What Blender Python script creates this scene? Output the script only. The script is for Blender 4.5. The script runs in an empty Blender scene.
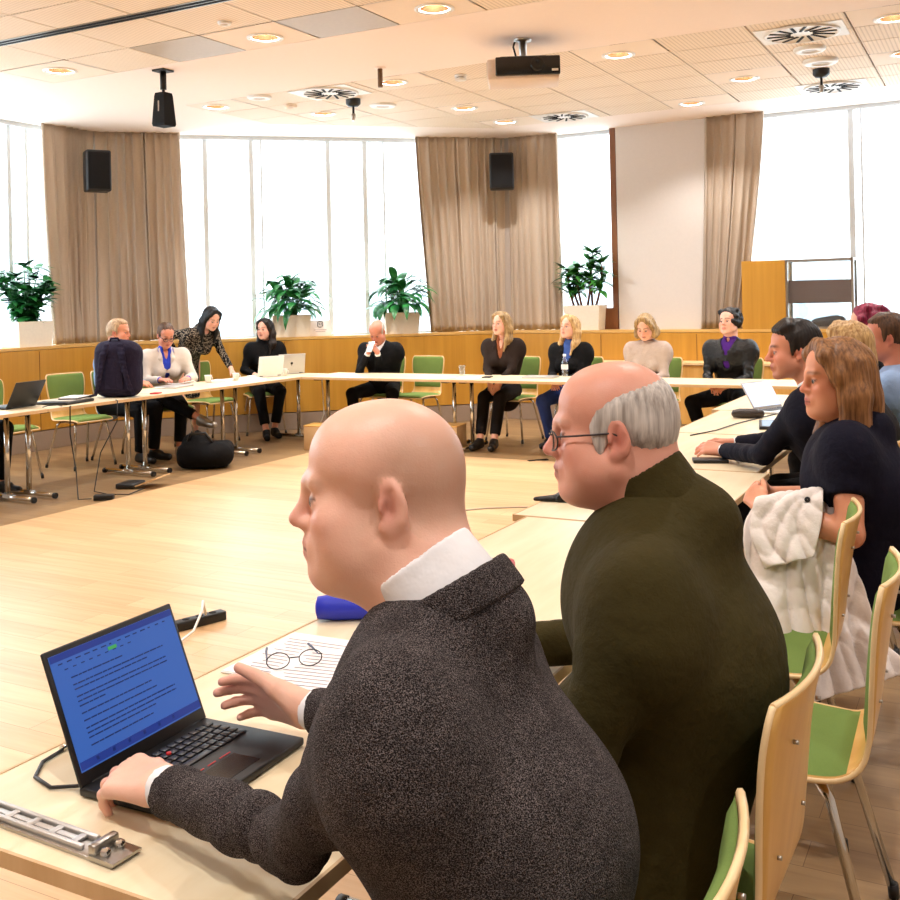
import bpy, bmesh, math, random
import numpy as np
import openvdb
from mathutils import Vector, Matrix
random.seed(7); np.random.seed(7)
SC = bpy.context.scene
COL = SC.collection
# ------------------------------------------------------------ camera, world, exposure
# room axes: X runs along the far wall, Y runs along the left wall, Z up
cam = bpy.data.objects.new('camera', bpy.data.cameras.new('camera'))
COL.objects.link(cam); SC.camera = cam
_f = Vector((-0.46994, 0.88270, 0)); _r = Vector((0.88270, 0.46994, 0)); _u = Vector((0, 0, 1)); _k = 0.022
_R = (_r - _k*_u).normalized(); _U = (_u + _k*_r).normalized()
cam.matrix_world = Matrix(((_R.x, _U.x, -_f.x, 0), (_R.y, _U.y, -_f.y, 0), (_R.z, _U.z, -_f.z, 1.5), (0, 0, 0, 1)))
cam.data.sensor_width = 36; cam.data.lens = 36*1030/900; cam.data.shift_y = -150/900
cam.data.clip_start = 0.05; cam.data.clip_end = 200
SC.view_settings.view_transform = 'Standard'; SC.view_settings.look = 'None'
SC.view_settings.gamma = 1.0; SC.view_settings.use_curve_mapping = False
SC.view_settings.exposure = 0.25
SC.cycles.use_denoising = True
SC.cycles.max_bounces = 7; SC.cycles.diffuse_bounces = 4; SC.cycles.transparent_max_bounces = 12
SC.cycles.sample_clamp_indirect = 6
SC.cycles.caustics_reflective = False; SC.cycles.caustics_refractive = False
wd = bpy.data.worlds.new('sky'); SC.world = wd; wd.use_nodes = True
bg = wd.node_tree.nodes['Background']; bg.inputs[0].default_value = (0.82, 0.92, 1.0, 1); bg.inputs[1].default_value = 5.5
LAMP_POWER = 30; LAMP_COL = (1.0, 0.97, 0.94)
DAY_POWER = 1.0

# ------------------------------------------------------------ materials
def lin(c):
    return tuple(((x/255)/12.92 if x/255 <= .04045 else ((x/255+.055)/1.055)**2.4) for x in c)
class NT:
    def __init__(s, name):
        s.m = bpy.data.materials.new(name); s.m.use_nodes = True
        s.t = s.m.node_tree; s.b = s.t.nodes['Principled BSDF']; s.co = None
    def n(s, typ, **kw):
        x = s.t.nodes.new(typ)
        for k, v in kw.items(): setattr(x, k, v)
        return x
    def l(s, a, b): s.t.links.new(a, b)
    def coord(s, scale=(1, 1, 1), rot=(0, 0, 0), world=False):
        if world:
            g = s.n('ShaderNodeNewGeometry'); o = g.outputs['Position']
        else:
            g = s.n('ShaderNodeTexCoord'); o = g.outputs['Object']
        mp = s.n('ShaderNodeMapping'); mp.inputs['Scale'].default_value = scale; mp.inputs['Rotation'].default_value = rot
        s.l(o, mp.inputs['Vector']); return mp.outputs[0]
    def noise(s, vec, scale, detail=3, rough=.5):
        x = s.n('ShaderNodeTexNoise'); x.inputs['Scale'].default_value = scale
        x.inputs['Detail'].default_value = detail; x.inputs['Roughness'].default_value = rough
        s.l(vec, x.inputs['Vector']); return x.outputs['Fac']
    def ramp(s, fac, stops):
        r = s.n('ShaderNodeValToRGB'); e = r.color_ramp.elements
        while len(e) < len(stops): e.new(.5)
        for el, (p, c) in zip(e, stops): el.position = p; el.color = (*c, 1)
        s.l(fac, r.inputs[0]); return r.outputs[0]
    def mix(s, fac, a, b, mode='MIX'):
        x = s.n('ShaderNodeMix', data_type='RGBA', blend_type=mode)
        for sock, v in ((x.inputs[0], fac), (x.inputs[6], a), (x.inputs[7], b)):
            if hasattr(v, 'links'): s.l(v, sock)
            elif isinstance(v, (int, float)): sock.default_value = v
            else: sock.default_value = (*v, 1)
        return x.outputs[2]
    def math(s, op, a, b=0.0):
        x = s.n('ShaderNodeMath', operation=op)
        for sock, v in ((x.inputs[0], a), (x.inputs[1], b)):
            if hasattr(v, 'links'): s.l(v, sock)
            else: sock.default_value = v
        return x.outputs[0]
    def bump(s, h, strength=.3, dist=.01):
        x = s.n('ShaderNodeBump'); x.inputs['Strength'].default_value = strength; x.inputs['Distance'].default_value = dist
        s.l(h, x.inputs['Height']); s.l(x.outputs[0], s.b.inputs['Normal'])
    def color(s, c):
        if hasattr(c, 'links'): s.l(c, s.b.inputs['Base Color'])
        else: s.b.inputs['Base Color'].default_value = (*c, 1)
    def set(s, **kw):
        for k, v in kw.items(): s.b.inputs[k.replace('_', ' ').title().replace('Ior', 'IOR')].default_value = v
        return s
def plain(name, c, rough=.5, metal=0, spec=.5, var=.06, emit=None, estr=1):
    t = NT(name); c = lin(c)
    if var:
        nf = t.noise(t.coord(), 35, 3)
        t.color(t.mix(nf, tuple(x*(1-var) for x in c), tuple(min(1, x*(1+var)) for x in c)))
    else: t.color(c)
    t.b.inputs['Roughness'].default_value = rough; t.b.inputs['Metallic'].default_value = metal
    t.b.inputs['Specular IOR Level'].default_value = spec
    if emit: t.b.inputs['Emission Color'].default_value = (*lin(emit), 1); t.b.inputs['Emission Strength'].default_value = estr
    return t.m
def wood(name, c1, c2, rough=.4, grain=(2, 40, 40), bumpy=.04, world=False, spec=.5):
    t = NT(name); v = t.coord(grain, world=world)
    a = t.noise(v, 1.0, 5, .6); b = t.noise(t.coord(tuple(g*.25 for g in grain), world=world), 1.3, 3)
    f = t.math('ADD', t.math('MULTIPLY', a, .6), t.math('MULTIPLY', b, .4))
    t.color(t.ramp(f, [(.32, lin(c1)), (.66, lin(c2))]))
    t.b.inputs['Roughness'].default_value = rough; t.b.inputs['Specular IOR Level'].default_value = spec
    t.bump(a, bumpy, .003); return t.m
def planks(name, c1, c2, gap, rough, L=1.3, Wd=.14):
    t = NT(name); v = t.coord(world=True)
    br = t.n('ShaderNodeTexBrick'); br.offset = .37
    br.inputs['Scale'].default_value = 1; br.inputs['Brick Width'].default_value = L; br.inputs['Row Height'].default_value = Wd
    br.inputs['Mortar Size'].default_value = .0012; br.inputs['Mortar Smooth'].default_value = .3
    br.inputs['Color1'].default_value = (0, 0, 0, 1); br.inputs['Color2'].default_value = (1, 1, 1, 1); br.inputs['Mortar'].default_value = (.5, .5, .5, 1)
    t.l(v, br.inputs['Vector'])
    g = t.noise(t.coord((1.2, 22, 1), world=True), 1.2, 5, .62)
    g2 = t.noise(t.coord((.5, 5, 1), world=True), 1.0, 3)
    f = t.math('ADD', t.math('MULTIPLY', g, .55), t.math('ADD', t.math('MULTIPLY', br.outputs['Color'], .18), t.math('MULTIPLY', g2, .3)))
    c = t.ramp(f, [(.3, lin(c1)), (.72, lin(c2))])
    t.color(t.mix(br.outputs['Fac'], c, lin(gap)))
    t.b.inputs['Roughness'].default_value = rough
    t.bump(g, .03, .002); return t.m
def cloth(name, c, rough=.85, pattern=None, c2=None, wrinkle=.5, sheen=.0, spec=.2):
    t = NT(name); c = lin(c); v = t.coord()
    big = t.noise(v, 7, 4, .6)
    base = t.mix(big, tuple(x*.82 for x in c), tuple(min(1, x*1.15) for x in c))
    h = t.noise(v, 14, 4, .55)
    if pattern == 'tweed':
        c2 = lin(c2)
        w = t.n('ShaderNodeTexVoronoi'); w.inputs['Scale'].default_value = 420; t.l(v, w.inputs['Vector'])
        sp = t.noise(t.coord((1, 1, 1.6)), 620, 2, .6); sp2 = t.noise(v, 24, 3, .6)
        fac = t.math('MULTIPLY', t.math('GREATER_THAN', sp, .53), t.math('MULTIPLY', t.math('ADD', sp2, .1), .8))
        base = t.mix(fac, base, c2)
        h = t.math('ADD', h, t.math('MULTIPLY', w.outputs['Distance'], .12))
    elif pattern == 'knit':
        sp = t.noise(t.coord((1, 1, 1)), 330, 2, .6)
        base = t.mix(t.math('MULTIPLY', sp, .35), base, tuple(min(1, x*1.8) for x in c))
        h = t.math('ADD', h, t.math('MULTIPLY', sp, .06))
    elif pattern == 'dots':
        w = t.n('ShaderNodeTexVoronoi'); w.inputs['Scale'].default_value = 58; w.inputs['Randomness'].default_value = .55
        t.l(t.coord((1, 1, 1.3)), w.inputs['Vector'])
        base = t.mix(t.math('LESS_THAN', w.outputs['Distance'], .36), base, lin(c2))
    t.color(base); t.b.inputs['Roughness'].default_value = rough; t.b.inputs['Specular IOR Level'].default_value = spec
    t.b.inputs['Sheen Weight'].default_value = sheen
    t.bump(h, wrinkle, .02); return t.m
def hairmat(name, c1, c2, rough=.45):
    t = NT(name); f = t.noise(t.coord((90, 90, 6)), 1.0, 3, .6); g = t.noise(t.coord(), 20, 2)
    f = t.math('ADD', t.math('MULTIPLY', f, .75), t.math('MULTIPLY', g, .25))
    t.color(t.ramp(f, [(.36, lin(c1)), (.64, lin(c2))])); t.b.inputs['Roughness'].default_value = rough
    t.b.inputs['Specular IOR Level'].default_value = .35
    t.bump(f, .5, .004); return t.m
def skinmat():
    t = NT('skin'); a = t.n('ShaderNodeAttribute', attribute_name='tint')
    n1 = t.noise(t.coord(), 28, 4, .6); n2 = t.noise(t.coord(), 420, 2)
    base = t.mix(t.math('MULTIPLY', n1, .6), a.outputs['Color'], (1.0, .72, .64), 'MULTIPLY')
    t.color(base); t.b.inputs['Roughness'].default_value = .44; t.b.inputs['Specular IOR Level'].default_value = .42
    t.b.inputs['Subsurface Weight'].default_value = .06; t.b.inputs['Subsurface Radius'].default_value = (.012, .004, .002)
    t.b.inputs['Subsurface Scale'].default_value = 1.0
    t.bump(t.math('ADD', t.math('MULTIPLY', n2, .25), n1), .22, .004); return t.m
def glassmat(name, tint=(1, 1, 1), refl=.08, rough=.02):
    t = NT(name); nt = t.t; out = nt.nodes['Material Output']
    tr = t.n('ShaderNodeBsdfTransparent'); tr.inputs[0].default_value = (*tint, 1)
    gl = t.n('ShaderNodeBsdfGlossy'); gl.inputs['Roughness'].default_value = rough
    mx = t.n('ShaderNodeMixShader'); mx.inputs[0].default_value = refl
    t.l(tr.outputs[0], mx.inputs[1]); t.l(gl.outputs[0], mx.inputs[2]); t.l(mx.outputs[0], out.inputs[0])
    nt.nodes.remove(t.b); return t.m
M = {}
M['skin'] = skinmat()
M['plaster'] = plain('plaster', (248, 232, 222), .8, spec=.2, var=.02)
M['white_wall'] = plain('white_wall', (218, 211, 206), .8, spec=.2, var=.03)
M['grey_plinth'] = plain('grey_plinth', (150, 130, 112), .6)
M['wainscot'] = wood('oak_wainscot', (180, 126, 40), (204, 150, 58), .38, (14, 14, .6), .03, True)
M['ledge'] = wood('oak_ledge', (206, 158, 84), (226, 182, 110), .35, (3, 3, 20), .03, True)
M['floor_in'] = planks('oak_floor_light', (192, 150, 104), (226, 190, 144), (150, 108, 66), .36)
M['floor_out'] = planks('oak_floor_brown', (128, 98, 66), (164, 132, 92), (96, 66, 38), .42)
M['table_top'] = wood('birch_tabletop', (228, 206, 168), (240, 224, 192), .32, (3, 22, 3), .02)
M['table_edge'] = wood('beech_edge', (194, 156, 110), (212, 178, 134), .45, (3, 22, 3), .02)
M['beech'] = wood('beech_plywood', (206, 152, 74), (228, 180, 104), .3, (18, 18, 1.2), .02)
M['beech_edge'] = wood('beech_edge_pale', (232, 196, 140), (244, 214, 166), .4, (18, 18, 1.2), .02)
M['green'] = cloth('green_wool', (106, 128, 66), .9, 'knit', wrinkle=.1)
M['chrome'] = plain('chrome', (215, 212, 205), .12, 1, var=0)
M['steel'] = plain('brushed_steel', (180, 175, 168), .3, 1, var=.04)
M['black'] = plain('black_plastic', (18, 17, 18), .45)
M['black_matte'] = plain('black_matte', (13, 12, 13), .75, spec=.25)
M['black_shiny'] = plain('black_shiny', (12, 12, 13), .22)
M['white_plastic'] = plain('white_plastic', (232, 230, 226), .45)
M['white_pot'] = plain('white_planter', (236, 226, 208), .5)
M['paper'] = plain('paper', (246, 240, 238), .8, spec=.2, var=.02)
M['ink'] = plain('ink_grey', (150, 140, 150), .8, var=0)
M['silver'] = plain('silver_laptop', (196, 192, 188), .35, .6, var=.02)
M['blue_case'] = cloth('blue_case', (28, 44, 190), .5, wrinkle=.15, spec=.5)
M['red'] = plain('red_plastic', (196, 24, 28), .4)
M['tile'] = None
M['glass'] = glassmat('window_glass', (.97, .99, 1), .05)
M['clear'] = glassmat('clear_glass', (.93, .96, .97), .12)
M['frame_blue'] = plain('window_frame_pale', (222, 232, 240), .5, var=.02)
M['frame_wood'] = wood('window_frame_wood', (112, 66, 34), (134, 84, 46), .4, (20, 20, 2))
M['soil'] = plain('soil', (52, 38, 28), .95)
M['leaf'] = None
def tilemat():
    t = NT('perforated_tile'); v = t.coord(world=True)
    w = t.n('ShaderNodeTexWave', wave_type='BANDS', bands_direction='X'); w.inputs['Scale'].default_value = 9.5
    t.l(v, w.inputs['Vector'])
    nz = t.noise(v, 1.2, 2)
    c = t.mix(t.math('MULTIPLY', t.math('GREATER_THAN', w.outputs['Fac'], .72), .28), t.mix(nz, lin((236, 216, 194)), lin((244, 230, 212))), lin((150, 128, 108)))
    t.color(c); t.b.inputs['Roughness'].default_value = .7; t.b.inputs['Specular IOR Level'].default_value = .2
    return t.m
M['tile'] = tilemat()
M['tile_plain'] = plain('plain_tile', (242, 226, 210), .75, spec=.2, var=.02)
M['tile_grey'] = plain('grey_metal_tile', (186, 174, 160), .5, spec=.4, var=.08)
M['joint'] = plain('ceiling_joint', (150, 126, 104), .8, var=0)
def leafmat(name, c1, c2):
    t = NT(name); f = t.noise(t.coord(), 9, 3)
    t.color(t.ramp(f, [(.35, lin(c1)), (.65, lin(c2))])); t.b.inputs['Roughness'].default_value = .32
    return t.m
M['leaf'] = leafmat('leaf_green', (14, 78, 38), (52, 136, 66))
M['leaf_bright'] = leafmat('leaf_green_bright', (22, 88, 34), (70, 142, 56))
M['stem'] = plain('woody_stem', (110, 62, 40), .8, var=.2)
def curtainmat():
    t = NT('beige_curtain'); n = t.noise(t.coord((160, 160, 60)), 1, 2)
    t.color(t.mix(n, lin((198, 180, 162)), lin((220, 204, 186)))); t.b.inputs['Roughness'].default_value = .9
    t.b.inputs['Specular IOR Level'].default_value = .15
    tr = t.n('ShaderNodeBsdfTranslucent'); tr.inputs[0].default_value = (*lin((200, 178, 150)), 1)
    mx = t.n('ShaderNodeMixShader'); mx.inputs[0].default_value = .12
    out = t.t.nodes['Material Output']
    t.l(t.b.outputs[0], mx.inputs[1]); t.l(tr.outputs[0], mx.inputs[2]); t.l(mx.outputs[0], out.inputs[0])
    return t.m
M['curtain'] = curtainmat()

# ------------------------------------------------------------ object helpers
def link(o): COL.objects.link(o); return o
def empty(name, label, cat, loc=(0, 0, 0), rz=0, group=None):
    o = bpy.data.objects.new(name, None); link(o); o.empty_display_size = .1
    o.location = loc; o.rotation_euler = (0, 0, rz); tag(o, label, cat, group); return o
def tag(o, label, cat, group=None):
    o['label'] = label; o['category'] = cat
    if group: o['group'] = group
    return o
def struct(o): o['kind'] = 'structure'; return o
class MB:
    """collects shapes into one bmesh"""
    def __init__(s): s.bm = bmesh.new(); s.mi = 0
    def add(s, verts, faces, smooth=False):
        vs = [s.bm.verts.new(v) for v in verts]
        for f in faces:
            try:
                fc = s.bm.faces.new([vs[i] for i in f]); fc.material_index = s.mi; fc.smooth = smooth
            except ValueError: pass
        return vs
    def box(s, c, d, rot=None, bev=0):
        t = bmesh.new(); bmesh.ops.create_cube(t, size=1)
        bmesh.ops.scale(t, vec=d, verts=t.verts)
        if bev: bmesh.ops.bevel(t, geom=t.edges[:], offset=bev, segments=2, affect='EDGES', profile=.5)
        m = Matrix.Translation(c) @ (rot.to_4x4() if rot is not None else Matrix())
        s.merge(t, m, bev > 0); return s
    def merge(s, t, m, smooth=False):
        t.verts.index_update()
        vs = [s.bm.verts.new(m @ v.co) for v in t.verts]
        for f in t.faces:
            fc = s.bm.faces.new([vs[v.index] for v in f.verts]); fc.material_index = s.mi; fc.smooth = smooth and f.calc_area() < 1e9
        t.free()
    def box2(s, x0, x1, y0, y1, z0, z1, bev=0):
        return s.box(((x0+x1)/2, (y0+y1)/2, (z0+z1)/2), (abs(x1-x0), abs(y1-y0), abs(z1-z0)), None, bev)
    def tube(s, pts, r, n=10, cap=True, closed=False):
        pts = [Vector(p) for p in pts]; rs = r if hasattr(r, '__len__') else [r]*len(pts)
        rings = []; up = None
        for i, p in enumerate(pts):
            a = pts[max(0, i-1)]; b = pts[min(len(pts)-1, i+1)]; d = (b-a)
            if d.length < 1e-9: d = Vector((0, 0, 1))
            d.normalize()
            if up is None:
                up = Vector((0, 0, 1)) if abs(d.z) < .9 else Vector((1, 0, 0))
            x = d.cross(up)
            if x.length < 1e-6: x = d.orthogonal()
            x.normalize(); y = x.cross(d).normalized(); up = y
            rings.append([s.bm.verts.new(p + (x*math.cos(2*math.pi*k/n) + y*math.sin(2*math.pi*k/n))*rs[i]) for k in range(n)])
        for i in range(len(rings)-1):
            for k in range(n):
                f = s.bm.faces.new((rings[i][k], rings[i+1][k], rings[i+1][(k+1) % n], rings[i][(k+1) % n])); f.smooth = True; f.material_index = s.mi
        if cap:
            for rg in (rings[0], rings[-1][::-1]):
                f = s.bm.faces.new(rg); f.material_index = s.mi
        return s
    def lathe(s, prof, c=(0, 0, 0), n=28, sx=1, sy=1, cap=False):
        rings = [[s.bm.verts.new((c[0]+r*math.cos(2*math.pi*k/n)*sx, c[1]+r*math.sin(2*math.pi*k/n)*sy, c[2]+z)) for k in range(n)] for r, z in prof]
        for i in range(len(rings)-1):
            for k in range(n):
                f = s.bm.faces.new((rings[i][k], rings[i][(k+1) % n], rings[i+1][(k+1) % n], rings[i+1][k])); f.smooth = True; f.material_index = s.mi
        if cap:
            for rg in (rings[0][::-1], rings[-1]):
                f = s.bm.faces.new(rg); f.material_index = s.mi
        return s
    def prism(s, poly, z0, z1):
        n = len(poly)
        vs = [s.bm.verts.new((p[0], p[1], z)) for z in (z0, z1) for p in poly]
        fs = [vs[:n][::-1], vs[n:]] + [[vs[i], vs[(i+1) % n], vs[n+(i+1) % n], vs[n+i]] for i in range(n)]
        for f in fs:
            fc = s.bm.faces.new(f); fc.material_index = s.mi
        return s
    def grid(s, fn, nu, nv, smooth=True):
        vs = [[s.bm.verts.new(fn(i/nu, j/nv)) for j in range(nv+1)] for i in range(nu+1)]
        for i in range(nu):
            for j in range(nv):
                f = s.bm.faces.new((vs[i][j], vs[i+1][j], vs[i+1][j+1], vs[i][j+1])); f.smooth = smooth; f.material_index = s.mi
        return s
    def build(s, name, mats, parent=None, solid=0, loc=None, rz=None, fix=True, offset=0, subd=0):
        if fix: bmesh.ops.recalc_face_normals(s.bm, faces=s.bm.faces[:])
        me = bpy.data.meshes.new(name); s.bm.to_mesh(me); s.bm.free()
        for m in (mats if isinstance(mats, (list, tuple)) else [mats]): me.materials.append(m)
        o = bpy.data.objects.new(name, me); link(o)
        if parent is not None: o.parent = parent
        if loc is not None: o.location = loc
        if rz is not None: o.rotation_euler = (0, 0, rz)
        if solid:
            md = o.modifiers.new('solid', 'SOLIDIFY'); md.thickness = solid; md.offset = offset
        if subd:
            md = o.modifiers.new('sub', 'SUBSURF'); md.levels = subd; md.render_levels = subd
        return o
def kids(o): return [c for c in bpy.data.objects if c.parent == o]
def dup(root, loc, rz, label=None, group=None, tree=None):
    r = root.copy(); link(r); r.location = loc; r.rotation_euler = (0, 0, rz)
    if label: r['label'] = label
    if group: r['group'] = group
    def rec(src, dst):
        for ch in src.children:
            c = ch.copy(); link(c); c.parent = dst; rec(ch, c)
    rec(root, r); return r
R90 = math.pi/2
def rotz(a): return Matrix.Rotation(a, 3, 'Z')
# ------------------------------------------------------------ smooth-field modelling for bodies and clothes
def A3(v): return np.array(v, float)
def unit(v): v = A3(v); return v/max(1e-9, np.linalg.norm(v))
class F:
    def __init__(s): s.p = []
    def rc(s, a, b, r1, r2, k=.02, op='u', flat=None, clips=()):
        s.p.append(('rc', (A3(a), A3(b), r1, r2, flat), k, op, clips)); return s
    def el(s, c, r, R=None, k=.02, op='u', clips=()):
        s.p.append(('el', (A3(c), A3(r), R), k, op, clips)); return s
    def bx(s, c, h, rr, R=None, k=.02, op='u', clips=()):
        s.p.append(('bx', (A3(c), A3(h), rr, R), k, op, clips)); return s
    @staticmethod
    def bound(typ, a):
        if typ == 'rc':
            p, q, r1, r2, fl = a; return np.minimum(p-r1, q-r2), np.maximum(p+r1, q+r2)
        if typ == 'el': m = max(a[1]); return a[0]-m, a[0]+m
        m = np.linalg.norm(a[1])+a[2]; return a[0]-m, a[0]+m
    @staticmethod
    def ev(typ, a, X, Y, Z):
        if typ == 'rc':
            p, q, r1, r2, fl = a
            x, y, z = X-p[0], Y-p[1], Z-p[2]; d = q-p
            if fl:
                ax, sc = A3(fl[0]), fl[1]; w = 1/sc-1
                t = (x*ax[0]+y*ax[1]+z*ax[2])*w
                x, y, z = x+t*ax[0], y+t*ax[1], z+t*ax[2]; d = d+ax*(d@ax)*w
            L = max(1e-12, d@d)
            t = np.clip((x*d[0]+y*d[1]+z*d[2])/L, 0, 1)
            return np.sqrt((x-t*d[0])**2+(y-t*d[1])**2+(z-t*d[2])**2)-(r1+(r2-r1)*t)
        c = a[0]; x, y, z = X-c[0], Y-c[1], Z-c[2]
        R = a[-1]
        if R is not None:
            x, y, z = (R[0, 0]*x+R[1, 0]*y+R[2, 0]*z, R[0, 1]*x+R[1, 1]*y+R[2, 1]*z, R[0, 2]*x+R[1, 2]*y+R[2, 2]*z)
        if typ == 'el':
            r = a[1]
            k0 = np.sqrt((x/r[0])**2+(y/r[1])**2+(z/r[2])**2); k1 = np.sqrt((x/r[0]**2)**2+(y/r[1]**2)**2+(z/r[2]**2)**2)
            return k0*(k0-1)/np.maximum(k1, 1e-6)
        h, rr = a[1], a[2]
        qx, qy, qz = abs(x)-h[0]+rr, abs(y)-h[1]+rr, abs(z)-h[2]+rr
        return np.sqrt(np.maximum(qx, 0)**2+np.maximum(qy, 0)**2+np.maximum(qz, 0)**2)+np.minimum(np.maximum(qx, np.maximum(qy, qz)), 0)-rr
    def mesh(s, h, smooth=1):
        lo = A3([9]*3); hi = -lo
        for typ, a, k, op, cl in s.p:
            if op == 'u':
                l, u = s.bound(typ, a); lo = np.minimum(lo, l); hi = np.maximum(hi, u)
        lo -= 3*h; hi += 3*h
        n = np.ceil((hi-lo)/h).astype(int)+1
        D = np.full(n, .2, np.float32)
        ax = [lo[i]+h*np.arange(n[i]) for i in range(3)]
        for typ, a, k, op, cl in s.p:
            l, u = s.bound(typ, a); m = k+4*h
            if op == 'i': i0 = A3([0]*3).astype(int); i1 = n
            else:
                i0 = np.maximum(0, np.floor((l-m-lo)/h).astype(int)); i1 = np.minimum(n, np.ceil((u+m-lo)/h).astype(int)+1)
            if (i1 <= i0).any(): continue
            sl = tuple(slice(i0[i], i1[i]) for i in range(3))
            X, Y, Z = ax[0][sl[0]][:, None, None], ax[1][sl[1]][None, :, None], ax[2][sl[2]][None, None, :]
            d = s.ev(typ, a, X, Y, Z)
            for c_ in cl:
                p, nn = c_[0], c_[1]; dc = (X-p[0])*nn[0]+(Y-p[1])*nn[1]+(Z-p[2])*nn[2]
                if len(c_) > 2: e = np.maximum(c_[2]-abs(d-dc), 0)/c_[2]; d = np.maximum(d, dc)+e*e*c_[2]*.25
                else: d = np.maximum(d, dc)
            o = D[sl]
            if op == 'u':
                if k > 1e-6:
                    e = np.maximum(k-abs(o-d), 0)/k; D[sl] = np.minimum(o, d)-e*e*k*.25
                else: D[sl] = np.minimum(o, d)
            else:
                d = -d if op == 's' else d
                e = np.maximum(k-abs(o-d), 0)/max(k, 1e-6); D[sl] = np.maximum(o, d)+e*e*k*.25
        g = openvdb.FloatGrid(.2); g.copyFromArray(np.clip(D, -.2, .2))
        v, q = g.convertToQuads(0.0)
        v = v.astype(float)*h+lo
        q = q.astype(np.int64)
        for _ in range(smooth):
            e = np.concatenate([q[:, [0, 1]], q[:, [1, 2]], q[:, [2, 3]], q[:, [3, 0]]])
            acc = np.zeros_like(v); cnt = np.zeros(len(v))
            for a_, b_ in ((0, 1), (1, 0)):
                np.add.at(acc, e[:, a_], v[e[:, b_]]); np.add.at(cnt, e[:, a_], 1)
            v = v*.5+.5*acc/np.maximum(cnt, 1)[:, None]
        return v, q[:, ::-1]
def vnormals(v, q):
    fn = np.cross(v[q[:, 2]]-v[q[:, 0]], v[q[:, 3]]-v[q[:, 1]])
    n = np.zeros_like(v)
    for i in range(4): np.add.at(n, q[:, i], fn)
    return n/np.maximum(np.linalg.norm(n, axis=1), 1e-12)[:, None]
def snoise(v, f, seed=0):
    rs = np.random.RandomState(seed); o = np.zeros(len(v))
    w = v+.25/f*np.sin(v[:, [1, 2, 0]]*f*1.7+rs.rand(3)*6)
    for i in range(5):
        kv = rs.randn(3)*f; o += np.sin(w@kv+rs.rand()*6.28)
    return o/5
def foldnoise(v, f, seed=0):
    return 1-2*np.abs(snoise(v, f, seed))**.7
def qmesh(name, parts, mats, parent=None, tint=False):
    """parts: list of (verts, quads, colours or None, material index) -> ONE mesh object"""
    V = np.concatenate([p[0] for p in parts]); off = 0; Q = []; MI = []; T = []
    for v, q, c, mi in parts:
        Q.append(q+off); off += len(v); MI.append(np.full(len(q), mi)); T.append(c if c is not None else np.ones((len(v), 3)))
    Q = np.concatenate(Q); MI = np.concatenate(MI).astype(np.int32)
    me = bpy.data.meshes.new(name)
    me.vertices.add(len(V)); me.vertices.foreach_set('co', V.astype(np.float32).ravel())
    me.loops.add(Q.size); me.loops.foreach_set('vertex_index', Q.astype(np.int32).ravel())
    me.polygons.add(len(Q)); me.polygons.foreach_set('loop_start', np.arange(0, Q.size, 4, dtype=np.int32))
    me.polygons.foreach_set('material_index', MI); me.polygons.foreach_set('use_smooth', np.ones(len(Q), bool))
    me.update(calc_edges=True); me.validate()
    for m in (mats if isinstance(mats, (list, tuple)) else [mats]): me.materials.append(m)
    if tint:
        at = me.color_attributes.new('tint', 'FLOAT_COLOR', 'POINT')
        T = np.concatenate(T); at.data.foreach_set('color', np.concatenate([T, np.ones((len(T), 1))], 1).astype(np.float32).ravel())
    o = bpy.data.objects.new(name, me); link(o)
    if parent is not None: o.parent = parent
    return o
def rotm(yaw, pitch, roll):
    return np.array(Matrix.Rotation(math.radians(yaw), 3, 'Z') @ Matrix.Rotation(math.radians(pitch), 3, 'X') @ Matrix.Rotation(math.radians(roll), 3, 'Y'))
def sphere_q(c, r, n=14):
    vs = []; qs = []
    for i in range(n+1):
        th = math.pi*i/n
        for j in range(2*n):
            ph = math.pi*j/n; vs.append((c[0]+r*math.sin(th)*math.cos(ph), c[1]+r*math.sin(th)*math.sin(ph), c[2]+r*math.cos(th)))
    for i in range(n):
        for j in range(2*n):
            j2 = (j+1) % (2*n); qs.append((i*2*n+j, (i+1)*2*n+j, (i+1)*2*n+j2, i*2*n+j2))
    return np.array(vs), np.array(qs)
def gauss(d, s): return np.exp(-(d/s)**2)

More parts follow.
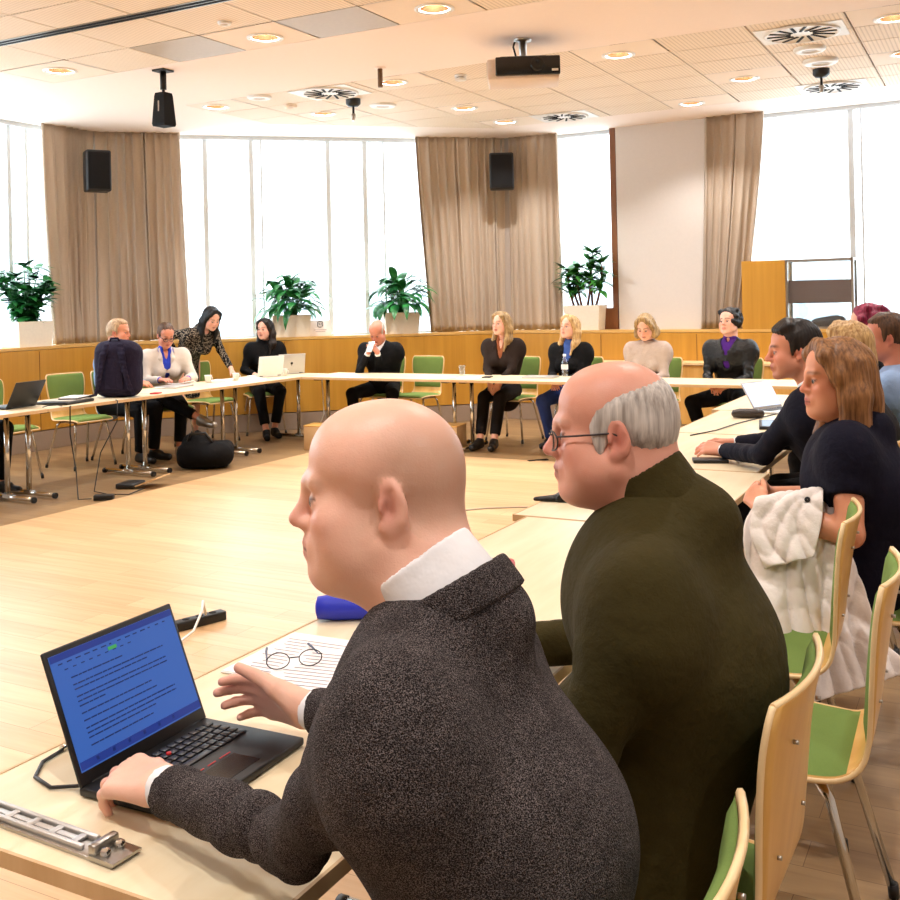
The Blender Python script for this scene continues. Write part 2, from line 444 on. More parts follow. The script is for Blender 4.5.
SKIN = {'fair': (236, 186, 162), 'pink': (226, 158, 136), 'tan': (214, 154, 118), 'warm': (222, 164, 132)}
def head_parts(c, R, sc, st, h, nb):
    """head, neck and eyeballs; c = head centre, R = rotation, st = style, nb = base of the neck"""
    g = F(); f = st.get('face', {})
    T = lambda p: c+R@(A3(p)*sc)
    E_ = lambda p, r, k=.02, op='u', rot=None: g.el(T(p), A3(r)*sc, R if rot is None else R@rot, k, op)
    C_ = lambda a, b, r1, r2, k=.012, op='u': g.rc(T(a), T(b), r1*sc, r2*sc, k, op)
    jw = f.get('jaw', 1.0); fat = f.get('fat', 0); nose = f.get('nose', 1.0); chin = f.get('chin', 0)
    E_((0, -.016, .045), (.077, .098, .086)); E_((0, -.055, .02), (.066, .06, .07), .03)
    E_((0, .03, .055), (.066, .058, .058), .03)
    E_((0, .034, -.035), (.060*jw, .058, .078), .03)
    for s in (-1, 1):
        C_((s*.054*jw, .0, -.055), (s*.022, .070, -.096), .021+fat*.008, .017+fat*.004, .03)
        E_((s*.040, .062, -.022), (.026, .026, .022), .03)
        E_((s*.044*jw, .045, -.055), (.022+fat*.008, .03, .03), .03)
    E_((0, .082+chin, -.100), (.021, .018, .017), .02)
    C_((-.036, .082, .0275), (0, .089, .025), .010, .0115, .016); C_((.036, .082, .0275), (0, .089, .025), .010, .0115, .016)
    for s in (-1, 1):
        E_((s*.031, .1005, .003), (.019, .018, .0125), .014, 's')
        E_((s*.0315, .0790, .003), (.0165, .0150, .0140), .006)
    C_((0, .091, .020), (0, .1135*nose**.3, -.022), .0085, .0105*nose, .014)
    E_((0, .113*nose**.3, -.024), (.0125*nose, .0125, .0105*nose), .008)
    for s in (-1, 1): E_((s*.0125*nose, .102, -.029), (.0085, .0115, .0080), .007)
    E_((0, .092, -.058), (.026, .013, .020), .015)
    C_((-.019, .0925, -.0575), (0, .1015, -.0560), .0042, .0062, .006); C_((.019, .0925, -.0575), (0, .1015, -.0560), .0042, .0062, .006)
    C_((-.016, .0930, -.0690), (0, .1000, -.0700), .0045, .0068, .006); C_((.016, .0930, -.0690), (0, .1000, -.0700), .0045, .0068, .006)
    C_((-.025, .0900, -.0625), (0, .1085, -.0630), .0016, .0016, .004, 's'); C_((.025, .0900, -.0625), (0, .1085, -.0630), .0016, .0016, .004, 's')
    if f.get('tired'):
        for s in (-1, 1): C_((s*.030, .094, -.030), (s*.042, .078, -.068), .002, .002, .006, 's')
    for s in (-1, 1):
        E_((s*.0315, .0985, .0025), (.0125, .013, f.get('open', .0042)), .003, 's')
        rot = np.array(Matrix.Rotation(s*.35, 3, 'Z') @ Matrix.Rotation(-.25, 3, 'X'))
        er = f.get('ear', 1.0)
        if not f.get('noears'):
            ey = f.get('eary', -.012)
            E_((s*.080, ey, .000), (.0085, .0185*er, .0315*er), .008, 'u', rot)
            E_((s*.080, ey+.008, -.026*er), (.0070, .011, .012), .006)
            E_((s*.0895, ey+.001, .004), (.0085, .0120*er, .0225*er), .003, 's', rot)
            C_((s*.0835, ey-.004, -.012), (s*.0845, ey-.005, .014), .0040, .0035, .004)
            E_((s*.086, ey+.009, -.006), (.008, .0075, .0105), .003, 's', rot)
            C_((s*.082, ey+.016, -.006), (s*.081, ey+.016, .004), .0040, .0035, .004)
    # neck
    nr = st.get('neck', .056)
    g.rc(nb, T((0, -.024, -.045)), nr*1.08, nr, .03)
    g.rc(T((0, -.058, -.015)), nb*.55+T((0, -.05, -.05))*.45-A3((0, .012, 0)), .046*sc, .050*sc, .03)
    if fat: g.rc(T((0, .03, -.085)), nb*.6+T((0, .04, -.09))*.4, .045, .04, .05)
    v, q = g.mesh(h, 1)
    loc = ((v-c)@R)/sc
    base = A3(lin(st.get('skin', SKIN['fair'])))
    col = np.tile(base, (len(v), 1)); x, y, z = loc.T; ax = abs(x)
    fr = y > .05
    def blend(w, rgb):
        w = np.clip(w, 0, 1)[:, None]; col[:] = col*(1-w)+A3(lin(rgb))*w
    red = st.get('flush', (206, 112, 96))
    blend(.45*gauss(np.hypot(np.hypot(ax-.042, y-.075), z+.028), .026), red)
    blend(.5*gauss(np.linalg.norm(loc-A3((0, .118, -.024)), axis=1), .02), red)
    blend(.5*gauss(np.sqrt(((ax-.086)/.012)**2+((y+.012)/.024)**2+(z/.036)**2), 1.0), red)
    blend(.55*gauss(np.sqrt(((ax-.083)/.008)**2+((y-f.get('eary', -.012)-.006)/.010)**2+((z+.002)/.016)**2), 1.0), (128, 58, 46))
    lip = st.get('lip', (186, 92, 84))
    blend(.85*fr*gauss(np.hypot(x*.9, 0), .024)*(gauss(z+.0565, .0055)+gauss(z+.070, .006))*(ax < .022)*(y > .088), lip)
    blend(1.0*fr*(gauss(z+.063, .0022))*(ax < .023)*(y > .086), (120, 54, 50))
    br = st.get('brow', (110, 80, 60))
    bz = .030+.004*np.cos((ax-.03)*60)
    blend(st.get('browk', .8)*fr*gauss(z-bz, .0055)*np.clip((ax-.008)/.006, 0, 1)*np.clip((.054-ax)/.008, 0, 1), br)
    if st.get('stubble'): blend(st['stubble']*np.clip((-.03-z)/.03, 0, 1)*(y > -.02)*(z > -.13), st.get('stubblec', (120, 96, 84)))
    if st.get('buzz'): blend(st['buzz']*np.clip((.02-y-.4*(z-.05))/.05, 0, 1)*np.clip((.125-z)/.06, 0, 1)*np.clip((z+.055)/.03, 0, 1)*(ax < .079+.0*y), st.get('buzzc', (170, 140, 112)))
    lid = fr*gauss(np.hypot(ax-.0315, (z-.003)*1.3), .014)*(y < .1)
    blend(.22*lid, (150, 92, 80))
    blend(.9*fr*gauss(z-.0078, .0034)*(abs(ax-.0315) < .015), st.get('lash', (70, 46, 40)))
    parts = [(v, q, col, 0)]
    for s in (-1, 1):
        ev, eq = sphere_q((0, 0, 0), .0125*sc)
        gz = A3(st.get('gaze', (0, 1, 0))); gz = gz/np.linalg.norm(gz)
        dd = (ev/(.0125*sc))@gz
        ec = np.where(dd[:, None] > .93, A3((.006, .005, .005)), np.where(dd[:, None] > .78, A3(lin(st.get('iris', (70, 62, 56)))), A3((.45, .41, .38))))
        parts.append((T((s*.0315, .0806, .003))+ev@R.T, eq, ec, 0))
    return parts
def hand_field(g, w, d, back, thumb, curl=(.3, .4, .3), thumb_open=.6, sc=1.0, spread=.10, curls=None, thumbcurl=.25):
    """five fingered hand: w wrist, d finger direction, back = back-of-hand normal, thumb = +1/-1 side of the thumb along d x back"""
    w = A3(w); d = unit(d); back = A3(back); back = unit(back-d*(back@d)); x = np.cross(d, back)
    P = lambda a, b, c: w+(x*a+d*b+back*c)*sc
    mx = [thumb*.030, thumb*.0105, -thumb*.010, -thumb*.0285]; my = [.088, .093, .089, .079]
    ln = [.074, .082, .076, .060]; rr = [.0101, .0105, .0100, .0089]
    for i in range(4):
        g.rc(P(mx[i]*.62, .004, 0), P(mx[i], my[i]-.006, .001), .0160*sc, .0122*sc, .016)
    g.rc(P(thumb*.012, .012, -.006), P(thumb*.034, .045, -.012), .0165*sc, .0150*sc, .014)
    for i in range(4):
        cu = (curls[i] if curls else curl)
        sp = (mx[i]/.03)*spread*thumb if False else (mx[i]/.03)*spread
        fx = x*math.sin(sp)+d*math.cos(sp)
        a = 0.0; p = P(mx[i], my[i]-.008, .001); r = rr[i]*sc
        for j, (fr, c_) in enumerate(zip((.46, .31, .25), cu)):
            a += c_
            q = p+(fx*math.cos(a)-back*math.sin(a))*ln[i]*fr*sc
            g.rc(p, q, r, r*.90, .0035 if j else .010); r *= .90; p = q
    t0 = P(thumb*.036, .046, -.012)
    dirs = x*thumb*math.sin(thumb_open)+d*math.cos(thumb_open)
    t1 = t0+(dirs*math.cos(.2)-back*math.sin(.2))*.036*sc
    d2 = x*thumb*math.sin(thumb_open-thumbcurl)+d*math.cos(thumb_open-thumbcurl)
    t2 = t1+(d2*math.cos(.25)-back*math.sin(.25))*.030*sc
    g.rc(t0, t1, .0125*sc, .0108*sc, .008); g.rc(t1, t2, .0108*sc, .0088*sc, .003)
    return g
def ik(a, b, l1, l2, pole):
    a, b = A3(a), A3(b); d = b-a; L = np.linalg.norm(d)
    if L > (l1+l2)*.999: l1, l2 = l1*L/(l1+l2)*1.002, l2*L/(l1+l2)*1.002
    u = d/L; t = (l1*l1-l2*l2+L*L)/(2*L); hgt = math.sqrt(max(0, l1*l1-t*t))
    p = A3(pole); p = p-u*(p@u); p = p/max(1e-9, np.linalg.norm(p))
    return a+u*t+p*hgt
def mirror(v): return (-v[0], v[1], v[2])
def hair_field(c, R, sc, kind, g):
    T = lambda p: c+R@(A3(p)*sc)
    def clip(p, n, k=.018): return (T(p), R@unit(n), k)
    E_ = lambda p, r, k=.02, op='u', cl=(): g.el(T(p), A3(r)*sc, R, k, op, cl)
    C_ = lambda a, b, r1, r2, k=.02, cl=(), fl=None: g.rc(T(a), T(b), r1*sc, r2*sc, k, 'u', (R@A3(fl[0]), fl[1]) if fl else None, cl)
    def chain(pts, rs, k=.02, fl=None):
        for i in range(len(pts)-1): C_(pts[i], pts[i+1], rs[i], rs[i+1], k, (), fl)
    front = clip((0, .070, .092), (0, .80, -.60))
    if kind == 'fringe':
        top = clip((0, -.03, .090), (0, .30, .95), .03); fr = clip((0, .044, .06), (0, .9, .20), .03); lo = clip((0, -.05, -.058), (0, .55, -.83), .02)
        ef = clip((0, .03, -.030), (0, .5, -.87), .02)
        E_((0, -.0175, .043), (.0825, .1025, .089), .004, 'u', (top, fr, lo, ef)); E_((0, -.057, .014), (.0725, .066, .076), .02, 'u', (top, lo))
        for s in (-1, 1): E_((s*.0700, .022, .005), (.0065, .014, .036), .012)
    if kind == 'bun': front = clip((0, .084, .080), (0, .84, -.54))
    if kind == 'fringe': pass
    elif kind in ('short', 'swept', 'wavy', 'bun', 'crop'):
        t = {'short': 1.0, 'swept': 1.35, 'wavy': 1.9, 'bun': 1.0, 'crop': .75}[kind]
        lo = clip((0, -.05, -.062), (0, .55, -.83))
        E_((0, -.018, .046), (.077+.009*t, .098+.010*t, .087+.012*t), .004, 'u', (front, lo)); E_((0, -.06, .012), (.069+.004*t, .06+.008*t, .074), .02, 'u', (lo,))
        if kind != 'bun':
            for s in (-1, 1): C_((s*.075, .016, .03), (s*.0735, .018, -.010), .010*t**.5, .006, .012)
        if kind == 'swept':
            for i in range(7):
                a = -.055+.0175*i; C_((a, .072-.25*abs(a), .103), (a*1.3+.012, .0+.02, .137-.3*abs(a)), .012, .016, .02)
        if kind == 'short':
            for i in range(5):
                a = -.04+.02*i; C_((a, .074-.3*abs(a), .100), (a*1.2, .02, .130-.3*abs(a)), .010, .012, .02)
        if kind == 'wavy':
            rs = np.random.RandomState(3)
            for i in range(46):
                th = rs.uniform(-2.6, 2.6); zz = rs.uniform(-.03, .13)
                r = .094*math.sqrt(max(.1, 1-((zz-.045)/.12)**2))
                p = (r*math.sin(th), -.02-r*math.cos(th)*1.15, zz)
                if p[1] > .05 and p[2] < .09: continue
                E_(p, (.025, .025, .024), .012)
        if kind == 'bun': E_((0, -.125, .045), (.032, .028, .032), .015)
    elif kind in ('long', 'longside', 'bob', 'tied'):
        E_((0, -.018, .046), (.088, .110, .099), .004, 'u', (front,)); E_((0, -.06, .01), (.080, .066, .08), .03)
        end = {'long': -.30, 'longside': -.34, 'bob': -.115, 'tied': -.16}[kind]
        w = 1.0
        for s in ((-1, 1) if kind != 'tied' else ()):
            chain([(s*.022, .050, .131), (s*.060, .058, .088), (s*.078, .028, .02), (s*.086, .004, -.06), (s*.092, .022, (end-.06)/2), (s*.078, .050 if kind != 'bob' else .01, end)],
                  [.012, .016, .017, .021, .025, .012], .035)
            chain([(s*.07, -.04, .05), (s*.09, -.04, -.05), (s*.095, -.03, (end-.05)/2), (s*.085, -.02, end)], [.03, .034, .036, .016], .03)
        chain([(0, -.09, .03), (0, -.105, -.07), (0, -.115, (end-.07)/2), (0, -.12, end)], [.06, .062, .06, .03], .04, ((0, 1, 0), .6))
def limb_flat(v): return v
def person(label, loc, rz, P, cat='person'):
    """a seated, standing or leaning figure; local frame: +Y forwards, +X its right, Z up from the floor"""
    root = empty('person', label, cat, loc, rz)
    sc = P.get('sc', 1.0); fem = P.get('fem', False)
    hip = A3(P.get('hip', (0, 0, .55))); c7 = A3(P.get('c7', (0, .02, 1.09)))
    hc = A3(P.get('head', c7+A3((0, .05, .15)))); HR = rotm(*P.get('hrot', (0, 0, 0)))
    hs = P.get('hsc', .98 if not fem else .93)
    sw = P.get('sw', .185 if not fem else .155); tw = math.radians(P.get('twist', 0))
    up = unit(c7-hip); side = A3((math.cos(tw), math.sin(tw), 0)); fwd = unit(np.cross(up, side)); fwd = fwd if fwd[1] > 0 or abs(tw) > 1 else -fwd
    fwd = unit(np.cross(A3((0, 0, 1)), side)); fwd = unit(fwd-up*(fwd@up))
    base = c7-up*.065+fwd*.035
    sh = {1: A3(P.get('shR', base+side*sw)), -1: A3(P.get('shL', base-side*sw))}
    ua, fa = P.get('ua', .295 if not fem else .27), P.get('fa', .255 if not fem else .235)
    wr = {1: A3(P.get('wrR', (.16, .36, .76))), -1: A3(P.get('wrL', (-.16, .36, .76)))}
    el = {s: A3(P['elR' if s > 0 else 'elL']) if ('elR' if s > 0 else 'elL') in P else ik(sh[s], wr[s], ua, fa, P.get('epole', (s*.5, -.5, -.6))) for s in (1, -1)}
    hp = {s: hip+A3((s*.088, .02, -.01)) for s in (1, -1)}
    ank = {1: A3(P.get('ankR', (.10, .42, .085))), -1: A3(P.get('ankL', (-.10, .42, .085)))}
    kn = {s: A3(P['knR' if s > 0 else 'knL']) if ('knR' if s > 0 else 'knL') in P else ik(hp[s], ank[s], .43, .42, (s*.1, 1, .7)) for s in (1, -1)}
    mid = hip*.52+c7*.48+A3(P.get('hunch', (0, -.02, 0))); chest = c7-up*.17+fwd*.04
    bw = P.get('bw', .150 if not fem else .128); bd = P.get('bd', .72); belly = P.get('belly', 0)
    hv = P.get('h', .011); hh = P.get('hh', .007)
    skin = P.get('skin', SKIN['fair']); sk = A3(lin(skin))
    # ---- body
    b = F()
    b.rc(hip, mid, bw*.90, bw*.82, .05, 'u', (fwd, bd)).rc(mid, chest, bw*.82, bw*.90, .05, 'u', (fwd, bd))
    for s in (1, -1):
        b.rc(base, sh[s], .05, .040, .04).rc(sh[s], el[s], .040, .027, .03).rc(el[s], wr[s], .027, .022, .02)
        b.rc(hp[s], kn[s], .070, .048, .04).rc(kn[s], ank[s], .047, .034, .03)
        b.rc(ank[s], ank[s]+unit(A3(P.get('footR' if s > 0 else 'footL', (s*.02, .14, -.045))))*.12, .030, .022, .02)
    bv, bq = b.mesh(.011)
    parts = [(bv, bq, np.tile(sk, (len(bv), 1)), 0)]
    st = dict(P.get('style', {})); st.setdefault('skin', skin); st.setdefault('neck', .056 if not fem else .046)
    parts += head_parts(hc, HR, hs, st, P.get('hh', .0065), c7-up*.03+fwd*.01)
    for s in (1, -1):
        hd = P.get('hR' if s > 0 else 'hL')
        if hd is None and P.get('nohands'): continue
        hd = dict(hd or {}); d = hd.pop('d', wr[s]-el[s]); back = hd.pop('back', (s*.2, 0, 1))
        g = F()
        bare = P.get('bare'); e0 = el[s] if bare else wr[s]*.45+el[s]*.55
        if bare:
            g.rc(sh[s]*.35+el[s]*.65, el[s], .046, .040, .02)
            g.rc(el[s], el[s]*.6+wr[s]*.4, .040, .040, .02).rc(el[s]*.6+wr[s]*.4, wr[s], .040, .026, .02)
        else: g.rc(e0, wr[s], .034, .0255, .015)
        thumb = 1 if s < 0 else -1
        hand_field(g, wr[s], d, back, thumb*hd.pop('flip', 1), sc=hd.pop('sc', 1.0 if not fem else .9), **hd)
        hv_, hq_ = g.mesh(P.get('handh', .0042), 1)
        col = np.tile(sk, (len(hv_), 1)); ww = np.clip((np.linalg.norm(hv_-wr[s], axis=1)-.085)/.08, 0, 1)[:, None]*.35*(np.linalg.norm(hv_-el[s], axis=1) > .25)[:, None]
        col = col*(1-ww)+A3(lin((206, 120, 100)))*ww
        parts.append((hv_, hq_, col, 0))
    qmesh('body', parts, M['skin'], root, True)
    # ---- clothes
    up_n = unit(hc-c7)
    def torso(g, grow, arms=True, cuff=.93, short=None, k=.05, hem=0.0, armr=1.0):
        g.rc(chest-fwd*.025, c7-up_n*.045-fwd*.004, .092+grow*.5, .060+grow*.5, .06)
        g.rc(hip+up*(.02-hem) if hem > -.01 else hip*.35+mid*.65, mid, bw+(grow if hem > -.01 else grow*.5), bw*.94+grow+belly*.4, k, 'u', (fwd, bd+.02)).rc(mid, chest, bw*.94+grow+belly*.4, bw*1.03+grow, k, 'u', (fwd, bd+.02))
        if belly and hem > -.01: g.el(hip*.7+chest*.3+fwd*.05, (bw+belly*.4, bw*.8+belly, .15), None, .06)
        if fem and P.get('bust', 1):
            for s in (1, -1): g.el(chest-up*.055+side*s*.06+fwd*.075, (.058+grow, .052+grow, .058+grow), None, .04)
        for s in (1, -1):
            g.rc(base+up*.012-fwd*.01, sh[s], .058+grow*.6, .046+grow*.8, .06)
            g.rc(chest-up*.02, sh[s]-up*.03, .075+grow, .052+grow, .06, 'u', (fwd, .9))
            g.rc(sh[s]-up*.085-fwd*.015, mid+side*s*.05-fwd*.01, T.get('lat', .060)+grow, .08+grow, .10)
            if arms:
                r0, r1, r2 = ((.045 if fem else .052)+grow*.7)*armr, (.040+grow*.45)*armr, (.030+grow*.5)*armr
                if short:
                    e = sh[s]*(1-short)+el[s]*short; g.rc(sh[s], e, r0, r1*1.12, .03, 'u', None, ((e, unit(el[s]-sh[s])),))
                else:
                    g.rc(sh[s], el[s], r0, r1, .03)
                    e = el[s]*(1-cuff)+wr[s]*cuff; g.rc(el[s], e+unit(e-el[s])*.02, r1, r2, .015, 'u', None, ((e, unit(e-el[s])),))
        return g
    def fold(v, q, amp, f=16, seed=1):
        n = vnormals(v, q); out = amp*.8*foldnoise(v@np.array([[1, 0, .35], [0, 1, .25], [-.2, .1, .8]]), f*.55, seed)
        for s in (1, -1):
            for a, b_, w0, w1 in ((sh[s], el[s], .35, 1.0), (el[s], wr[s], 1.0, .45)):
                d = b_-a; L = np.linalg.norm(d); u = d/L; t = (v-a)@u; pr = np.linalg.norm(v-a-t[:, None]*u, axis=1)
                w = np.clip((.085-pr)/.02, 0, 1)*np.clip((t+.03)/.05, 0, 1)*np.clip((L+.02-t)/.05, 0, 1)
                el_d = np.abs(v-el[s]); k = np.exp(-(np.linalg.norm(v-el[s], axis=1)/.10)**2)
                vv = v+np.outer(t*1.6, u)
                out = out*(1-w)+w*amp*(.45+1.1*k)*(foldnoise(vv, f*.8, seed+5)+.25)
        return v+n*np.maximum(out, -.0045)[:, None]
    T = P['top']; gr = T.get('grow', .016)
    g = torso(F(), gr, True, T.get('cuff', .93), T.get('short'), hem=T.get('hem', .03), armr=T.get('armr', 1.0))
    if T.get('skirt'):
        a, r1, r2 = T['skirt']; g.rc(hip, A3(a), bw+gr, r1, .05, 'u', (fwd, .8), ((A3(a), (0, 0, -1)),))
    if T.get('roll'):
        g.rc(c7-up_n*.03, c7+up_n*T['roll'], .066, .060 if not fem else .054, .02, 'u', None, ((c7+up_n*T['roll'], up_n, .012),))
    nk = T.get('neck', 'round')
    if nk == 'round' and not T.get('roll'):
        g.rc(c7+up_n*.0+fwd*.05, c7+up_n*.12+fwd*.06, .058, .075, .01, 's')
    if nk == 'v':
        vw = T.get('vw', 1.0); lo = c7-up*T.get('vd', .34)+fwd*(.16+T.get('vf', 0))
        g.rc(c7+up*.02+fwd*(.07+T.get('vf', 0)), lo, .068*vw, .012, .008, 's', None)
    v, q = g.mesh(T.get('hv', hv))
    v = fold(v, q, T.get('fold', .004), T.get('ff', 15), T.get('seed', 1))
    o = qmesh(T.get('name', 'jacket'), [(v, q, None, 0)], T['mat'], root)
    if T.get('label'): o['label'] = T['label']
    if nk == 'v':   # lapels folded along the opening
        L = F()
        for s in (1, -1):
            a0 = c7+up*.0+side*s*.055+fwd*.045; lo = c7-up*T.get('vd', .34)*.9+fwd*.125+side*s*.012
            m_ = c7-up*.09+fwd*.125+side*s*.062
            L.rc(a0, m_, .016, .022, .01, 'u', (fwd, .5)).rc(m_, lo, .022, .010, .01, 'u', (fwd, .5))
        v, q = L.mesh(.007); qmesh('lapels', [(v, q, None, 0)], T['mat'], root)
    if 'shirt' in P:
        S = P['shirt']; g = torso(F(), gr-.020, False, hem=-.14)
        g.rc(c7-up_n*.02+fwd*.012, c7+up_n*.06+fwd*.012, .064, .061 if not fem else .053, .02, 'u', None, ((c7+up_n*.045+fwd*.01, unit(up_n-fwd*.0)),))
        g.rc(c7+up_n*.01+fwd*.065, c7-up*.13+fwd*.13, S.get('open', .02), .004, .006, 's')
        for s in (1, -1):
            e = el[s]*.02+wr[s]*.98; e2 = el[s]*.2+wr[s]*.8
            gc = F(); gc.rc(e2, e, .033, .0315, .004, 'u', None, ((e, unit(wr[s]-el[s])), (e2, unit(el[s]-wr[s]))))
            cv, cq = gc.mesh(.006); qmesh('shirt_cuff', [(cv, cq, None, 0)], S['mat'], root)
        v, q = g.mesh(.009); qmesh('shirt', [(v, q, None, 0)], S['mat'], root)
    if 'collar' in P:
        S = P['collar']; cb = A3(S.get('at', c7)); ax = unit(S.get('axis', up_n)); w = S.get('w', .035); r = S.get('r', .064); fl = S.get('fwd', fwd)
        g = F(); g.rc(cb-ax*.03, cb+ax*.06, r*1.08, r*.96, .002, 'u', (A3((1, 0, 0)), .96), ((cb+ax*w, ax, .004), (cb-ax*S.get('dn', .012), -ax, .004)))
        g.rc(cb-ax*.06, cb+ax*.1, r*.93, r*.86, .003, 's')
        g.rc(cb+ax*.06+A3(fl)*.075, cb-ax*.06+A3(fl)*.10, .006, .024, .004, 's')
        v, q = g.mesh(.0035); qmesh(S.get('name', 'shirt_collar'), [(v, q, None, 0)], S['mat'], root)
    if 'jcollar' in P:
        S = P['jcollar']; cb = A3(S.get('at', c7)); ax = unit(S.get('axis', up_n)); r = S.get('r', .076)
        g = F(); g.rc(cb-ax*.05, cb+ax*.05, r*1.13, r*.97, .002, 'u', None, ((cb+ax*S.get('w', .022), ax, .006), (cb-ax*.024, -ax, .006)))
        g.rc(cb-ax*.08, cb+ax*.1, r*.90, r*.86, .003, 's')
        g.rc(cb+ax*.06+A3(fwd)*.085, cb-ax*.08+A3(fwd)*.13, .012, .05, .004, 's')
        v, q = g.mesh(.0045); qmesh('collar', [(v, q, None, 0)], T['mat'], root)
    if 'legs' in P:
        S = P['legs']; g = F(); gl = S.get('grow', .014)
        g.rc(hip-up*.0, hip+up*.10, bw+.004, bw, .03, 'u', (fwd, bd+.02))
        for s in (1, -1):
            e = kn[s]*S.get('end', .06)+ank[s]*(1-S.get('end', .06))
            g.rc(hp[s], kn[s], .078+gl, .054+gl, .045); g.rc(kn[s], e+unit(e-kn[s])*.02, .052+gl, .040+gl, .02, 'u', None, ((e, unit(e-kn[s])),))
        v, q = g.mesh(.012); n = vnormals(v, q); v = v+n*(.003*foldnoise(v, 15, 4))[:, None]
        qmesh('trousers', [(v, q, None, 0)], S['mat'], root)
    if 'shoes' in P:
        for s in (1, -1):
            ft = unit(A3(P.get('footR' if s > 0 else 'footL', (s*.02, .14, -.045)))); a = ank[s]+A3((0, -.02, -.04)); b_ = ank[s]+ft*.17
            g = F(); g.rc(a, b_, .040, .034, .02).rc(ank[s]+A3((0, 0, -.005)), ank[s]+ft*.07, .043, .036, .02)
            v, q = g.mesh(.008)
            fl_ = min(v[:, 2].min(), 0)
            v[:, 2] = np.maximum(v[:, 2], min(ank[s][2]-.083, .3) if ank[s][2] < .12 else -9)
            qmesh('shoe', [(v, q, None, 0)], P['shoes'], root)
    if 'hair' in P:
        kind, hm = P['hair'][:2]; g = F(); hair_field(hc, HR, hs, kind, g)
        if len(P['hair']) > 2: P['hair'][2](g, hc, HR, hs)
        v, q = g.mesh(P.get('hairh', .0065)); n = vnormals(v, q); loc_ = ((v-hc)@HR)/hs
        th = np.arctan2(loc_[:, 0], -loc_[:, 1]-.02)
        amp = dict(fringe=.0005, crop=.0008, long=.0014, longside=.0012, bob=.0014, swept=.0013, short=.0013).get(kind, .0020)
        v = v+n*(amp*(np.sin(th*34+1.2*np.sin(loc_[:, 2]*14+th*2))+.7*np.sin(th*73+1.2*np.sin(loc_[:, 2]*19))))[:, None]
        qmesh('hair', [(v, q, None, 0)], hm, root)
    if 'glasses' in P:
        gs = MB(); S = P['glasses']; Tt = lambda p: tuple(hc+HR@(A3(p)*hs))
        for s in (1, -1):
            pts = [Tt((s*.033+.024*math.cos(a), .108-.012*abs(math.cos(a))*(1 if s*math.cos(a) > 0 else .2), -.003+.018*math.sin(a))) for a in np.linspace(0, 2*math.pi, 21)]
            gs.tube(pts, S.get('r', .0013), 6)
            gs.tube([Tt((s*.057, .098, .006)), Tt((s*.074, .06, .008)), Tt((s*.0795, .0, .010)), Tt((s*.080, -.02, .0))], S.get('r', .0013)*1.2, 6)
            gs.tube([Tt((s*.010, .108, .004)), Tt((0, .113, .006))], .0014, 6)
        go = gs.build('glasses', S['mat'], root, fix=False)
        gl_ = MB()
        for s in (1, -1):
            pts = [Tt((s*.033+.023*math.cos(a), .108-.012*abs(math.cos(a))*(1 if s*math.cos(a) > 0 else .2), -.003+.017*math.sin(a))) for a in np.linspace(0, 2*math.pi, 21)[:-1]]
            gl_.add(pts, [list(range(20))])
        gl_.build('lens', M['clear'], go, fix=False)
    return root, dict(hc=hc, HR=HR, hs=hs, sh=sh, el=el, wr=wr, kn=kn, ank=ank, c7=c7, hip=hip, up=up, fwd=fwd, side=side)
# ------------------------------------------------------------ the room shell
CZ = 3.55
C1 = Vector((-9.4, 8.7)); C2 = Vector((-5.55, 12.1)); TD = (C2-C1).normalized(); CN = Vector((TD.y, -TD.x)); CL = (C2-C1).length
CA = math.atan2(TD.y, TD.x)
def ch(t, off=0, z=0): p = C1+TD*t+CN*off; return (p.x, p.y, z)
XR, YB, YF = 3.2, -3.4, 12.1
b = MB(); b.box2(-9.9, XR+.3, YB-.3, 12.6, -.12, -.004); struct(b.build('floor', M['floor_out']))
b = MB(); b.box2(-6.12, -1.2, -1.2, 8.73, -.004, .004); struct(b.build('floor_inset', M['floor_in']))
# walls: solid below the sills, glass above
SILL = 1.07
b = MB(); b.box2(-9.6, -9.4, YB, 8.7, 0, SILL); b.box2(-9.6, -9.4, YB, 8.8, CZ, 4.0); b.box2(-9.6, -9.4, YB, .6, SILL, CZ); struct(b.build('wall_left', M['white_wall']))
b = MB()
for z0, z1 in ((0, SILL), (CZ, 4.0)):
    b.prism([ch(-.05)[:2], ch(CL+.1)[:2], ch(CL+.1, -.2)[:2], ch(-.12, -.2)[:2]], z0, z1)
struct(b.build('wall_corner', M['white_wall']))
b = MB(); b.box2(-5.6, XR, YF, YF+.2, 0, SILL); b.box2(-5.6, XR, YF, YF+.2, CZ, 4.0); b.box2(1.4, XR, YF, YF+.2, SILL, CZ); struct(b.build('wall_far', M['white_wall']))
b = MB(); b.box2(-4.07, -2.62, YF-.09, YF+.16, SILL, CZ); struct(b.build('wall_pillar', M['white_wall']))
b = MB(); b.box2(XR, XR+.2, YB, YF+.2, 0, 4.0); struct(b.build('wall_right', M['white_wall']))
b = MB(); b.box2(-9.6, XR+.2, YB-.2, YB, 0, 4.0); struct(b.build('wall_rear', M['white_wall']))
